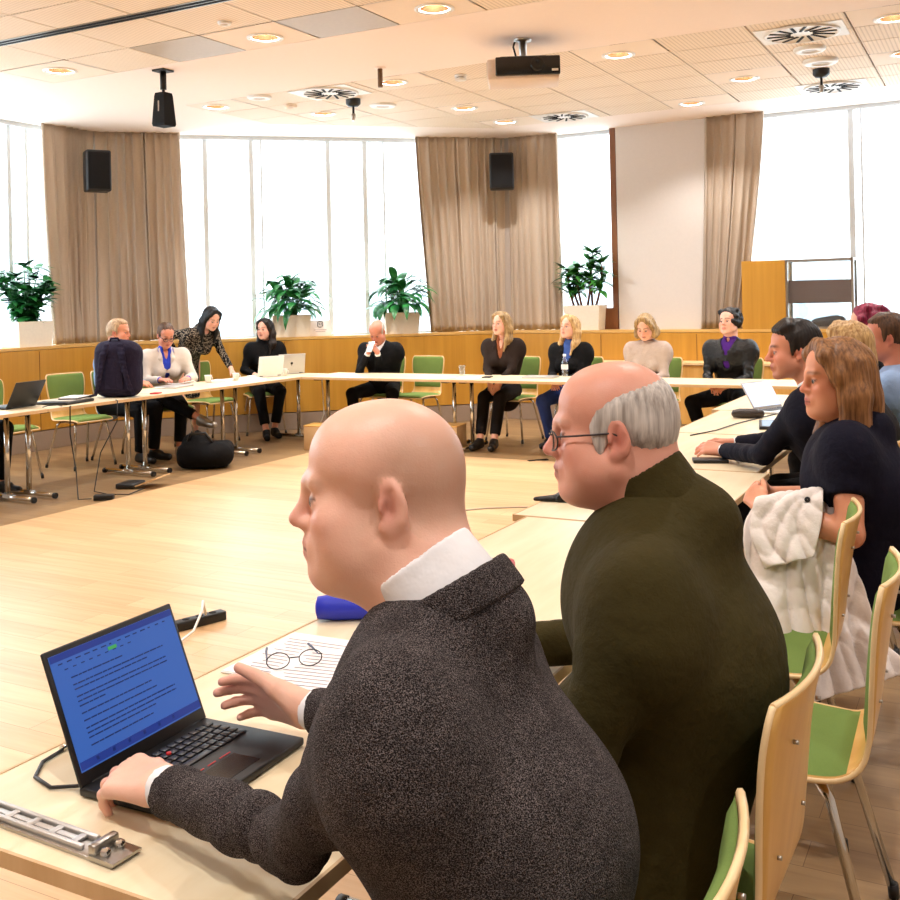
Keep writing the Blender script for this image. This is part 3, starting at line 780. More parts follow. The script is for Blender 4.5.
# oak wainscot boxes under the windows with a plinth and a ledge
def wains(name, pts_front, pts_back, hz=1.10):
    poly = pts_front+pts_back[::-1]
    cx = sum(p[0] for p in poly)/len(poly)
    m = MB(); m.prism(poly, .21, hz-.035); struct(m.build(name, M['wainscot']))
    m = MB(); m.prism(poly, hz-.03, hz); struct(m.build(name.replace('wainscot', 'trim'), M['ledge']))
    m = MB(); m.prism(poly, 0, .20); struct(m.build(name.replace('wainscot', 'baseboard'), M['grey_plinth']))
OFF = .40
a1 = OFF*math.tan((math.pi/2-CA)/2); a2 = OFF*math.tan(CA/2)
f1 = (-9.4+OFF, 8.7-a1*.98); f2 = (ch(CL, OFF)[0]+TD.x*-a2, ch(CL, OFF)[1]+TD.y*-a2)
f2 = (f2[0], YF-OFF)
wains('wainscot_left', [(-9.4+OFF, YB), f1], [(-9.4, YB), (-9.4, 8.7)])
wains('wainscot_corner', [f1, f2], [(-9.4, 8.7), (C2.x, C2.y)])
wains('wainscot_far', [f2, (XR, YF-OFF)], [(C2.x, C2.y), (XR, YF)])
m = MB()
for t in (1.05, 2.2, 3.35):
    p = ch(t, OFF+.002); m.box((p[0], p[1], .63), (.006, .004, .84), rotz(CA))
for x in (-4.2, -3.05, -1.9): m.box((x, YF-OFF-.002, .63), (.006, .004, .84))
for y in (5.3, 6.45, 7.6): m.box((-9.4+OFF+.002, y, .63), (.004, .006, .84))
struct(m.build('trim_joint', plain('oak_joint', (120, 78, 30), .7, var=0)))
# windows: frame with mullions and a pane each
def window(n, p0, p1, mull, label=None, z0=1.10, z1=CZ, fm='frame_blue', inset=.08, mw=.035):
    p0, p1 = Vector(p0), Vector(p1); d = (p1-p0); L = d.length; d.normalize(); nn = Vector((d.y, -d.x)); a = math.atan2(d.y, d.x)
    at = lambda t, o=0: p0+d*t-nn*(inset+o)
    f = MB()
    for t, w in mull:
        p = at(t); f.box((p.x, p.y, (z0+z1)/2), (w*1.1, .024, z1-z0), rotz(a))
    for z, h in ((z0-.01, .05), (z1-.02, .05)):
        p = at(L/2); f.box((p.x, p.y, z), (L, .075, h), rotz(a))
    o = struct(f.build('window_%d' % n, M[fm]))
    g = MB(); q0, q1 = at(0, .012), at(L, .012)
    g.box(((q0.x+q1.x)/2, (q0.y+q1.y)/2, (z0+z1)/2), (L, .006, z1-z0), rotz(a)); g.build('pane', M['glass'], o)
    return o
window(1, (-9.4, .6), (-9.4, 8.68), [(.03, .06), (1.5, .04), (3, .04), (4.5, .04), (6.0, .04), (7.05, .045), (7.28, .035), (7.9, .04)])
window(2, ch(.02)[:2], ch(CL-.02)[:2], [(.04, .06), (.75, .04), (1.31, .05), (1.86, .05), (1.98, .02), (2.80, .05), (3.26, .05), (3.5, .02), (4.1, .05), (CL-.06, .06)])
window(3, (-5.5, YF), (-4.06, YF), [(.03, .06), (.6, .04)])
m = MB(); m.box2(-4.15, -4.08, YF-.08, YF+.1, 1.10, CZ); m.box2(-4.32, -4.08, YF-.10, YF+.06, 1.10, 1.36); struct(m.build('trim_1', M['frame_wood']))
window(4, (-2.6, YF), (1.4, YF), [(.03, .05), (1.19, .055), (1.30, .02), (2.5, .05), (3.9, .05)])
m = MB(); m.box2(-2.62, -2.56, YF-.06, YF+.05, 1.10, CZ); struct(m.build('trim_2', M['frame_wood']))
# pale buildings across the street, seen through the glass
def facade(name, label, x, y, rz, w, h, mat, nx, nz):
    e = empty(name, label, 'building', (x, y, -4), rz)
    m = MB(); m.box((0, 3, h/2), (w, 6, h)); m.build('wall', mat, e)
    for i in range(nx):
        for j in range(nz):
            m = MB(); m.box(((i+.5)/nx*w-w/2, -.02, (j+.55)/nz*h), (w/nx*.5, .08, h/nz*.5)); m.build('window', M['facade_win'], e)
M['facade'] = plain('pale_facade', (214, 214, 212), .9, var=.03)
M['facade_win'] = plain('facade_window', (176, 184, 190), .3, var=.03)
facade('building', 'pale building seen through the narrow window left of the white pillar', -7, 27, 0, 12, 20, M['facade'], 6, 6)
facade('building', 'pale building seen through the wide corner window behind the plants', -26, 27, math.radians(42), 22, 13, M['facade'], 9, 4)
# ------------------------------------------------------------ ceiling: plaster bands, tile fields, void above
b = MB()
b.box2(-9.4, XR, YB, -2.5, CZ, CZ+.05); b.box2(-9.4, -7.55, -2.5, 6.6, CZ, CZ+.05); b.box2(2.5, XR, -2.5, 6.6, CZ, CZ+.05)
b.box2(-9.4, XR, 6.6, 8.05, CZ, CZ+.05); b.box2(2.5, XR, 8.05, YF, CZ, CZ+.05)
b.prism([(-9.4, 8.05), (-7.3, 8.05), (-7.3, 9.4), (-5.3, 11.2), (-5.3, YF), (-5.55, YF), (-9.4, 8.7)], CZ, CZ+.05)
b.box2(-5.3, 2.5, 11.2, YF, CZ, CZ+.05)
struct(b.build('ceiling', M['plaster']))
b = MB(); b.box2(-9.6, XR+.2, YB-.2, YF+.2, 3.95, 4.05); struct(b.build('ceiling_void', M['white_wall']))
DOWN = [(-7.10, 6.28), (-4.94, 6.35), (-3.46, 6.36), (-1.30, 6.32), (.86, 6.3),
        (-7.10, 8.28), (-6.42, 9.12), (-4.96, 8.28), (-2.81, 8.42), (-2.10, 10.05), (-2.86, 10.98), (-5.0, 9.82), (-5.0, 10.85), (-.66, 8.55), (-.66, 9.7), (.8, 10.6),
        (-7.1, 3.4), (-4.94, 3.4), (-2.78, 3.3), (-.62, 3.3), (1.54, 3.3), (-7.1, .6), (-4.94, .6), (-2.78, .6), (-.62, .5), (1.54, .5), (-.62, -1.9), (-3.5, -1.9), (1.54, -1.9)]
def clip_poly(poly, p, n):
    out = []
    for i in range(len(poly)):
        a, c = Vector(poly[i]), Vector(poly[(i+1) % len(poly)]); da, dc = (a-p).dot(n), (c-p).dot(n)
        if da <= 0: out.append(tuple(a))
        if da*dc < 0: out.append(tuple(a+(c-a)*(da/(da-dc))))
    return out
GREY = [(-4.15, 6.3), (-5.6, 6.3)]
def field(name, xs, ys, clip=None):
    m = MB(); g = .007
    for i in range(len(xs)-1):
        for j in range(len(ys)-1):
            x0, x1, y0, y1 = xs[i]+g, xs[i+1]-g, ys[j]+g, ys[j+1]-g
            hole = [d for d in DOWN if x0+.11 < d[0] < x1-.11 and y0+.11 < d[1] < y1-.11]
            near = [d for d in DOWN if x0 < d[0] < x1 and y0 < d[1] < y1]
            m.mi = 1 if near else 0
            if any(x0 < a < x1 and y0 < c < y1 for a, c in GREY): m.mi = 2
            if near:
                cx, cy = near[0]; n = 32
                cx = min(max(cx, x0+.125), x1-.125); cy = min(max(cy, y0+.125), y1-.125)
                k_ = DOWN.index(near[0]); DOWN[k_] = (cx, cy)
                ring = []; outer = []
                for k in range(n):
                    a = 2*math.pi*k/n; c_, s_ = math.cos(a), math.sin(a)
                    ring.append((cx+.105*c_, cy+.105*s_, CZ))
                    tx = ((x1-cx) if c_ > 0 else (cx-x0))/max(1e-6, abs(c_)); ty = ((y1-cy) if s_ > 0 else (cy-y0))/max(1e-6, abs(s_)); t = min(tx, ty)
                    outer.append((cx+t*c_, cy+t*s_, CZ))
                m.add(ring+outer, [(k, (k+1) % n, n+(k+1) % n, n+k) for k in range(n)])
                cs = [(x0, y0), (x1, y0), (x1, y1), (x0, y1)]
                for qx, qy in cs:   # corner triangles the rays skip
                    a = math.atan2(qy-cy, qx-cx) % (2*math.pi); k = int(a/(2*math.pi)*n)
                    m.add([outer[k], outer[(k+1) % n], (qx, qy, CZ)], [(0, 1, 2)])
                continue
            poly = [(x0, y0), (x1, y0), (x1, y1), (x0, y1)]
            if clip: poly = clip_poly(poly, Vector(clip[0]), Vector(clip[1]))
            if len(poly) >= 3: m.prism(poly, CZ, CZ+.015)
    o = struct(m.build(name, [M['tile'], M['tile_plain'], M['tile_grey']], fix=False))
    m = MB()
    y_at = lambda x: ys[-1] if not clip else min(ys[-1], 9.4+(x+7.3)*.9)
    for x in xs[1:-1]: m.box2(x-.012, x+.012, ys[0], y_at(x), CZ+.016, CZ+.02)
    for y in ys[1:-1]:
        xa = xs[0] if not clip else max(xs[0], -7.3+(y-9.4)/.9)
        m.box2(xa, xs[-1], y-.012, y+.012, CZ+.016, CZ+.02)
    struct(m.build(name.replace('tiles', 'trim'), M['joint']))
gx = [-7.55]+[-6.76+.72*i for i in range(13)]+[2.5]
field('ceiling_tiles', gx, [-2.5+.57*i for i in range(14)]+[5.45, 6.02, 6.6])
gx2 = [-7.3]+[-6.72+.72*i for i in range(13)]+[2.5]
field('ceiling_tiles', gx2, [8.05+.525*i for i in range(7)], ((-7.3, 9.4), (-.669, .743)))
m = MB(); m.box2(-7.5, 2.4, 5.33, 5.44, CZ-.006, CZ+.004); 
sl = m.build('linear_vent', M['steel']); tag(sl, 'long pale slot vent running along the front ceiling tiles', 'air vent')
m = MB(); m.box2(-7.5, 2.4, 5.345, 5.375, CZ-.009, CZ-.005); m.box2(-7.5, 2.4, 5.395, 5.425, CZ-.009, CZ-.005); m.build('slot', M['black_matte'], sl)
M['reflector'] = plain('lamp_reflector', (150, 108, 74), .25, 1, var=0)
M['bulb'] = plain('lamp_glow', (255, 232, 200), .5, var=0, emit=(255, 214, 160), estr=4)
def downlight(x, y, label, group=None):
    e = empty('downlight', label, 'ceiling light', (x, y, CZ), 0, group)
    m = MB(); m.lathe([(.142, .0), (.142, -.006), (.128, -.010), (.104, -.004), (.104, .004)]); m.build('trim_ring', M['white_plastic'], e, fix=False)
    m = MB(); m.lathe([(.104, .0), (.094, .04), (.075, .09), (.060, .12)]); m.build('reflector', M['reflector'], e, fix=False)
    m = MB(); m.lathe([(.062, .115), (.058, .095), (.052, .082)]); m.build('bulb', M['bulb'], e, fix=False)
    ld = bpy.data.lights.new('lamp', 'AREA'); ld.shape = 'DISK'; ld.size = .065; ld.energy = LAMP_POWER; ld.color = LAMP_COL
    lo = bpy.data.objects.new('lamp', ld); link(lo); lo.parent = e; lo.location = (0, 0, .078)
    ld.cycles.max_bounces = 4
LBL = {0: 'downlight at the left end of the front tile field, in the corner tile', 1: 'downlight between the two grey tiles of the front tile field',
       2: 'downlight right of the right grey tile, at the upper edge of the photo', 5: 'first downlight in the far tile field, behind the hanging black loudspeaker',
       6: 'small downlight left of the ceiling camera, beyond the round swirl vent', 7: 'downlight beside the thin brown rod on the ceiling', 8: 'downlight right of the projector, near edge of the far tile field',
       9: 'downlight above the far right curtain, in the middle of its tile field', 10: 'downlight at the far edge of the tiles just above the beige curtain by the pillar',
       11: 'downlight to the lower left of the projector', 12: 'small downlight left of the swirl vent above the narrow window', 13: 'downlight cut by the right edge of the photo, right of the large swirl vent',
       14: 'downlight at the right edge of the photo behind another one'}
for i, (x, y) in enumerate(DOWN):
    if i in LBL: downlight(x, y, LBL[i])
    else: downlight(x, y, 'recessed downlight out of sight above and behind the camera' if y < 6 else 'recessed downlight beyond the right edge of the photo', 'downlights outside the photo')
def swirl(x, y, label, r=.29):
    e = empty('swirl_vent', label, 'air vent', (x, y, CZ))
    m = MB(); m.box((0, 0, -.004), (.66, .5, .006)); m.build('plate', M['white_plastic'], e)
    m = MB(); m.lathe([(r, -.006), (r, -.02), (r-.02, -.022), (r-.03, -.012), (.001, -.012)]); m.build('disc', M['white_plastic'], e, fix=False)
    m = MB()
    for k in range(14):
        a = 2*math.pi*k/14; rm = r*.60
        m.box((rm*math.cos(a), rm*math.sin(a), -.015), (r*.62, .021, .006), rotz(a+.18))
    m.build('slots', M['black_matte'], e)
swirl(-1.33, 8.50, 'largest round swirl vent, upper right, near edge of the tile field')
swirl(-1.42, 10.9, 'round swirl vent at the far right, partly behind the hanging black microphone', .28)
swirl(-5.71, 8.33, 'round swirl vent left of the thin rod, above the corner window', .28)
swirl(-4.29, 10.9, 'round swirl vent above the narrow window, below the projector', .27)
def disc(x, y, r, h, label, mat='white_plastic', cat='ceiling fitting', name='ceiling_disc'):
    e = empty(name, label, cat, (x, y, CZ))
    m = MB(); m.lathe([(r, 0), (r, -h*.6), (r*.9, -h), (r*.55, -h), (r*.5, -h*.7), (.001, -h*.7)], n=24); m.build('housing', M[mat], e, fix=False)
    m = MB(); m.lathe([(r*.48, -h*.75), (.001, -h*.78)], n=20); m.build('grille', M['tile_grey'], e, fix=False)
disc(-1.36, 9.08, .13, .03, 'white ceiling speaker just beyond the largest swirl vent')
disc(-1.35, 9.6, .15, .035, 'wide white ceiling speaker right before the hanging microphone')
disc(-6.40, 8.11, .12, .025, 'white ceiling disc left of the left swirl vent')
disc(-5.63, 9.18, .14, .02, 'flat white ceiling disc right of the ceiling camera')
disc(-6.42, 8.64, .07, .03, 'small beige detector disc between two downlights on the left', 'tile_plain')
disc(-4.91, 5.84, .05, .02, 'tiny white disc in a front ceiling tile behind the slot vent')
e = empty('smoke_detector', 'small white smoke detector with dark slots left of the projector', 'smoke detector', (-4.29, 8.36, CZ))
m = MB(); m.lathe([(.055, 0), (.055, -.02), (.03, -.022)], cap=True); m.lathe([(.05, -.03), (.05, -.05), (.03, -.052), (.001, -.052)]); m.build('housing', M['white_plastic'], e, fix=False)
m = MB(); m.lathe([(.035, -.02), (.035, -.032)]); m.build('slot', M['black_matte'], e, fix=False)
# things hung from the ceiling
e = empty('hanging_loudspeaker', 'slim black loudspeaker hanging from a ceiling bracket on the pink band', 'loudspeaker', (-6.36, 6.74, CZ))
m = MB(); m.box((0, 0, -.008), (.13, .13, .016)); m.build('mount_plate', M['black'], e)
m = MB(); m.tube([(0, 0, -.01), (0, 0, -.17)], .028, 12); m.tube([(.0, 0, -.15), (0, 0, -.21)], .012, 8); m.build('bracket', M['black'], e)
m = MB()
m.add([(x*w, y*w, z) for z, w in ((-.20, .050), (-.23, .056), (-.47, .072), (-.49, .066)) for x, y in ((-1, -1), (1, -1), (1, 1), (-1, 1))],
      [(i*4+k, i*4+(k+1) % 4, i*4+4+(k+1) % 4, i*4+4+k) for i in range(3) for k in range(4)]+[(0, 1, 2, 3), (12, 13, 14, 15)]); m.build('cabinet', M['black_matte'], e)
m = MB(); m.box((0, -.064, -.32), (.012, .004, .09)); m.build('badge', M['tile_grey'], e)
e = empty('projector', 'black and white projector hanging from the ceiling on a short pole', 'projector', (-3.29, 7.5, CZ), math.radians(24))
m = MB(); m.lathe([(.07, 0), (.07, -.012), (.03, -.016), (.03, -.16)], n=16, cap=False); m.build('mount_pole', M['steel'], e, fix=False)
m = MB(); m.tube([(-.06, .02, 0), (-.075, .02, -.05), (-.055, .02, -.13), (-.03, .02, -.17)], .008, 8); m.build('cable', M['black'], e)
m = MB(); m.box((0, 0, -.165), (.36, .24, .02), None, .004); m.build('bracket', M['black'], e)
pb = MB(); pb.box((0, .04, -.26), (.56, .40, .16), None, .012); pb = pb.build('body', plain('projector_white', (226, 208, 194), .5), e)
m = MB(); m.box((.035, -.17, -.245), (.50, .03, .145), None, .008); m.build('front_panel', M['black_shiny'], e)
m = MB(); m.lathe([(.055, 0), (.055, .03), (.04, .034), (.001, .02)], n=24)
lens = m.build('lens', M['black_shiny'], e, fix=False); lens.location = (.11, -.185, -.24); lens.rotation_euler = (R90, 0, 0)
m = MB(); m.box((.245, -.187, -.285), (.05, .004, .018)); m.build('badge', M['white_plastic'], e)
m = MB()
for k in range(8): m.box((-.282, -.12+.035*k, -.25), (.006, .012, .10))
m.build('side_grille', M['tile_grey'], e)
e = empty('ceiling_rod', 'short brown metal rod standing down from the ceiling right of the swirl vent', 'ceiling fitting', (-4.75, 7.71, CZ))
m = MB(); m.tube([(0, 0, 0), (0, 0, -.17)], .022, 14); m.build('rod', plain('brown_rod', (110, 84, 58), .5), e)
m = MB(); m.lathe([(.05, 0), (.05, -.008), (.02, -.01)]); m.build('rose', M['plaster'], e, fix=False)
def hangmic(x, y, label):
    e = empty('ceiling_camera', label, 'ceiling camera', (x, y, CZ))
    m = MB(); m.lathe([(.075, 0), (.075, -.05), (.05, -.075), (.001, -.08)], n=18); m.build('base', M['black'], e, fix=False)
    m = MB(); m.tube([(0, 0, -.07), (0, 0, -.16)], .012, 8); m.build('stem', M['black'], e)
    m = MB(); m.tube([(0, 0, -.15), (0, 0, -.17), (0, -.01, -.22)], [.02, .024, .016], 12); m.build('head', M['steel'], e)
hangmic(-5.71, 8.74, 'small black ceiling camera left of the centre, below the swirl vent')
hangmic(-1.4, 10.0, 'small black ceiling camera at the upper right between two swirl vents')
# ------------------------------------------------------------ curtains
m = MB()
for px, py in ((-9.33, 8.68), (-5.55, 12.03)): m.box((px, py, (CZ+1.1)/2), (.12, .12, CZ-1.1), rotz(.4))
struct(m.build('trim_3', plain('corner_post', (186, 174, 164), .8)))
def curtain(label, a, c, n, a2=None, c2=None, z0=1.100, z1=3.56, amp=.05, seed=0, gather=None):
    a, c = Vector(a), Vector(c); a2 = Vector(a2) if a2 else a; c2 = Vector(c2) if c2 else c
    rs = random.Random(seed); ph = [rs.uniform(-.5, .5) for _ in range(n+2)]; am = [rs.uniform(.6, 1.25) for _ in range(n+2)]
    d = (c-a).normalized(); nn = Vector((d.y, -d.x))
    def fn(u, v):
        w = v**1.3
        p = (a+(c-a)*u)*(1-w)+(a2+(c2-a2)*u)*w
        x = u*n+.22*math.sin(2*math.pi*u*n*.23+seed)+.10*v*math.sin(3*u*n+seed)
        k = int(min(max(x, 0), n)); A = amp*am[k]*(.75+.45*v)
        s = math.sin(2*math.pi*x); o = A*(1-1.9*abs(s)**.55)+.012*math.sin(7*x+3*v)
        q = p+nn*(o*.62)+d*(.012*math.cos(2*math.pi*x)*2)
        zz = z1+(z0-z1)*v+(.008*math.sin(9*u*n) if v > .98 else 0)
        return (q.x, q.y, zz)
    m = MB(); m.grid(fn, n*14, 26)
    o = m.build('curtain', M['curtain'], solid=.004); tag(o, label, 'curtain')
    return o
curtain('beige curtain on the left wall behind the left loudspeaker', (-9.27, 7.93), (-9.25, 8.62), 6, (-9.27, 8.06), (-9.25, 8.60), seed=1, amp=.095)
curtain('beige curtain left of the wide corner window', ch(.08, .14)[:2], ch(1.03, .13)[:2], 9, ch(.08, .14)[:2], ch(1.10, .13)[:2], seed=2, amp=.095)
curtain('beige curtain right of the wide corner window', ch(3.87, .13)[:2], ch(5.03, .14)[:2], 9, ch(4.02, .13)[:2], ch(5.01, .14)[:2], seed=3, amp=.095)
curtain('beige curtain left of the narrow window, behind the right loudspeaker', (-5.50, 11.95), (-4.83, 11.97), 7, (-5.5, 11.95), (-4.80, 11.97), seed=4, amp=.095)
curtain('beige curtain between the white pillar and the right window', (-2.98, 11.93), (-2.31, 11.93), 6, (-3.06, 11.93), (-2.60, 11.93), seed=5, amp=.095)
def wallspeaker(p, rz, label, w=.27, h=.46):
    e = empty('loudspeaker', label, 'loudspeaker', p, rz)
    m = MB(); m.box((0, 0, 0), (w, .22, h), None, .02); m.build('cabinet', M['black'], e)
    m = MB(); m.box((0, -.112, 0), (w-.04, .012, h-.05), None, .004); m.build('grille', M['black_matte'], e)
    m = MB(); m.tube([(0, .1, .05), (0, .50, .05)], .02, 8); m.tube([(0, .14, .1), (0, .14, .42)], .012, 8); m.tube([(0, .12, .1), (0, .16, .04)], .012, 8); m.build('bracket', M['steel'], e)
wallspeaker((-8.90, 8.36, 3.03), math.radians(58), 'black loudspeaker in the left corner before the curtains')
wallspeaker((-5.42, 11.62, 3.08), math.radians(25), 'black loudspeaker in the middle corner between two curtains', .30, .45)
# ------------------------------------------------------------ plants on the ledge
def leaf(m, base, az, el, L, W, droop, fold=.25, n=6):
    base = Vector(base); d = Vector((math.cos(az)*math.cos(el), math.sin(az)*math.cos(el), math.sin(el)))
    side = Vector((-math.sin(az), math.cos(az), 0)); p = base.copy(); cur = el; rows = []
    for i in range(n+1):
        t = i/n; w = W*math.sin(math.pi*min(1, (.06+t*.94))**.75)*.5+.002
        if i == n: w = .001
        dd = Vector((math.cos(az)*math.cos(cur), math.sin(az)*math.cos(cur), math.sin(cur))); up = side.cross(dd)*-1
        rows.append([p-side*w+up*w*fold*-1, p.copy(), p+side*w+up*w*fold*-1])
        p = p+dd*(L/n); cur -= droop/n
    vs = [m.bm.verts.new(v) for r in rows for v in r]
    for i in range(n):
        for k in (0, 1):
            f = m.bm.faces.new((vs[i*3+k], vs[i*3+k+1], vs[i*3+4+k], vs[i*3+3+k])); f.smooth = True
def plant(label, loc, rz, pot, kind, seed):
    e = empty('potted_plant', label, 'plant', loc, rz); rs = random.Random(seed); w, d, h = pot
    m = MB()
    m.add([(sx*w/2*k, sy*d/2*k, z) for z, k in ((0, .9), (h, 1), (h, .93), (h-.04, .92)) for sx, sy in ((-1, -1), (1, -1), (1, 1), (-1, 1))],
          [(i*4+k, i*4+(k+1) % 4, i*4+4+(k+1) % 4, i*4+4+k) for i in range(3) for k in range(4)]+[(3, 2, 1, 0)]); m.build('planter', M['white_pot'], e)
    m = MB(); m.box((0, 0, h-.05), (w*.9, d*.9, .03)); m.build('soil', M['soil'], e)
    lf = MB(); st = MB()
    if kind == 'broad':
        for i in range(84):
            az = rs.uniform(0, 2*math.pi); t = rs.random(); hh = .06+.34*t; bx, by = rs.uniform(-.1, .1), rs.uniform(-.08, .08)
            el = rs.uniform(.2, 1.2) if t > .4 else rs.uniform(-.2, .7); r = .05+.14*(1-t)
            top = (bx+math.cos(az)*r, by+math.sin(az)*r, h+hh)
            st.tube([(bx*.6, by*.6, h-.04), (bx, by, h+hh*.5), top], .004, 5)
            leaf(lf, top, az, el, rs.uniform(.26, .40), rs.uniform(.085, .125), rs.uniform(1.3, 2.4))
    elif kind == 'bush':
        for k in range(15):
            az = 2*math.pi*k/7.3; lean = rs.uniform(.10, .34); hh = rs.uniform(.34, .68); pts = []
            for i in range(6): t = i/5; pts.append((math.cos(az)*lean*t*1.2+rs.uniform(-.01, .01), math.sin(az)*lean*t+rs.uniform(-.01, .01), h-.04+hh*t))
            st.tube(pts, .006, 5)
            for i in range(1, 6):
                for q in range(5 if i < 5 else 7):
                    a2 = rs.uniform(0, 2*math.pi); leaf(lf, pts[i], a2, rs.uniform(-.1, .8), rs.uniform(.14, .20), rs.uniform(.075, .105), rs.uniform(.6, 1.5), n=4)
    else:
        for k in range(6):
            x0 = -.14+.055*k; pts = []; bend = rs.uniform(-.07, .07); hh = [.44, .38, .46, .56, .64, .52][k]
            for i in range(6): t = i/5; pts.append((x0+bend*math.sin(t*2.5)+(x0*.4)*t, .04*math.sin(k*2.0), h-.04+(hh+.04)*t))
            st.tube(pts, [.016, .015, .014, .012, .010, .006], 7)
            for i in range(2, 6):
                for q in range(9 if i > 2 else 5):
                    a2 = rs.uniform(0, 2*math.pi); leaf(lf, pts[i], a2, rs.uniform(-.1, .9), rs.uniform(.18, .27), rs.uniform(.065, .09), rs.uniform(.6, 1.6), n=5)
    st.build('stem', M['stem'] if kind == 'trunk' else M['leaf'], e)
    lf.build('leaves', M['leaf_bright'] if kind == 'trunk' else M['leaf'], e, fix=False)
plant('bushy small-leaved plant in a white planter at the far left', (-9.18, 7.60, 1.10), R90, (.46, .30, .27), 'bush', 1)
plant('broad-leaved plant with hanging leaves beside the small white sign', ch(2.30, .20, 1.10), CA, (.46, .30, .26), 'broad', 2)
plant('broad-leaved plant right before the middle curtain, above the bald man with a phone', ch(3.64, .22, 1.10), CA, (.44, .30, .26), 'broad', 5)
plant('plant with woody stems in a white planter in the narrow window', (-4.46, 11.90, 1.10), 0, (.46, .30, .30), 'trunk', 4)
p = ch(2.64, .30, 1.10)
e = empty('sign_board', 'small white sign with a dark emblem on the ledge beside a plant', 'sign', p, CA)
m = MB(); m.box((0, 0, .095), (.26, .012, .19), None, .002); m.build('board', M['paper'], e)
m = MB(); m.tube([(-.03, -.009, .175), (-.03, -.009, .115), (-.012, -.009, .108), (.012, -.009, .108)], .005, 6); m.tube([(-.022, -.009, .175), (.022, -.009, .175), (.03, -.009, .165), (.03, -.009, .125), (.018, -.009, .118)], .005, 6); m.tube([(-.012, -.009, .160), (-.012, -.009, .135), (.012, -.009, .135), (.012, -.009, .160)], .004, 6); m.build('emblem', M['black'], e)
m = MB(); m.box((0, -.0065, .075), (.15, .002, .006)); m.box((0, -.0065, .055), (.12, .002, .005)); m.build('caption', M['ink'], e)
# display cabinet on the right-hand ledge
e = empty('display_cabinet', 'oak and glass display cabinet on the ledge before the right window', 'cabinet', (-1.94, 11.88, 1.10))
m = MB(); m.box2(-.59, -.12, -.18, .16, 0, .76); m.build('side_box', M['wainscot'], e)
m = MB()
for x in (-.11, .57): m.box2(x-.012, x+.012, -.17, -.145, 0, .76); m.box2(x-.012, x+.012, .13, .155, 0, .76)
for z in (.012, .748):
    m.box2(-.11, .57, -.17, -.145, z-.012, z+.012); m.box2(-.11, .57, .13, .155, z-.012, z+.012)
    for x in (-.11, .57): m.box2(x-.012, x+.012, -.15, .14, z-.012, z+.012)
m.build('frame', M['steel'], e)
m = MB(); m.box2(-.10, .56, -.163, -.158, .02, .74); m.box2(-.10, .56, .14, .145, .02, .74); m.box2(.566, .571, -.15, .13, .02, .74); m.build('glass', M['clear'], e)
m = MB(); m.box2(-.10, .56, -.12, .12, .28, .53); m.build('brown_panel', plain('brown_panel', (92, 58, 42), .6), e)
def lump(name, label, cat, blobs, mat, h=.012, k=.03, fold=0):
    g = F()
    for c, r in blobs: g.el(c, r, None, k)
    v, q = g.mesh(h)
    if fold: v = v+vnormals(v, q)*(fold*foldnoise(v, 18, 3))[:, None]
    o = qmesh(name, [(v, q, None, 0)], mat); tag(o, label, cat); return o
lump('bag', 'black shoulder bag lying in the display cabinet', 'bag', [((-1.66, 11.88, 1.17), (.17, .09, .06)), ((-1.56, 11.88, 1.19), (.10, .08, .05))], M['black'], .012, .04, .004)
lump('bag', 'small dark bag at the left in the display cabinet', 'bag', [((-1.92, 11.88, 1.165), (.09, .08, .045)), ((-1.95, 11.88, 1.15), (.06, .07, .03))], M['black_matte'], .012, .04, .004)
# low sideboard under the ledge on the right
e = empty('sideboard', 'low pale wood sideboard against the far wall behind the seated woman in grey', 'sideboard', (-3.0, 11.5, 0))
m = MB(); m.box2(-1.25, 1.2, -.16, .18, .06, .715); m.build('body', M['beech'], e)
m = MB(); m.box2(-1.28, 1.23, -.18, .19, .72, .745); m.build('top', M['beech_edge'], e)
m = MB(); m.box2(-1.2, 1.15, -.12, .16, 0, .06); m.build('plinth', M['grey_plinth'], e)
# ------------------------------------------------------------ tables
TZ = .72
def table(x, y, L, W, rz, label, group, feet=True):
    """long axis along local X"""
    e = empty('conference_table', label, 'table', (x, y, 0), rz, group)
    m = MB(); m.box((0, 0, TZ-.013), (L-.004, W, .022)); m.build('tabletop', M['table_top'], e)
    m = MB()
    for s in (-1, 1):
        m.box((0, s*(W/2+.001), TZ-.013), (L-.004, .006, .0245)); m.box((s*(L/2-.003), 0, TZ-.0132), (.006, W-.002, .024))
    m.build('edge_band', M['table_edge'], e)
    for s in (-1, 1):
        xx = s*(L/2-.10)
        m = MB(); m.tube([(xx, 0, .05), (xx, 0, TZ-.045)], .021, 14); m.build('leg', M['chrome'], e)
        m = MB(); m.tube([(xx, -W*.42, .028), (xx, W*.42, .028)], .019, 12); m.box((xx, 0, .04), (.05, .07, .03)); f = m.build('foot', M['chrome'], e)
        for q in (-1, 1):
            m = MB(); m.tube([(xx, q*W*.42-.012*q, .024), (xx, q*W*.42+.012*q, .024)], .0235, 12); m.build('end_cap', M['black'], f)
        m = MB(); m.box((xx, 0, TZ-.036), (.07, W*.6, .024)); m.build('bracket', M['black'], e)
    return e
for i, (y, lb) in enumerate([(4.96, 'left row table cut by the left edge of the photo, under the dark laptop'), (6.235, 'table in the left row under the dark backpack'),
                             (7.51, 'table in the left row before the woman in the white blazer'), (8.785, 'last table of the left row, under the two pale laptops')]):
    table(-6.9, y, 1.272, .70, R90, lb, 'tables of the left row')
for x, lb in [(-5.67, 'far row table before the bald man with a phone'), (-3.92, 'far row table under the water bottle'), (-2.17, 'far row table before the man in the leather jacket')]:
    table(x, 9.24, 1.75, .70, 0, lb, 'tables of the far row')
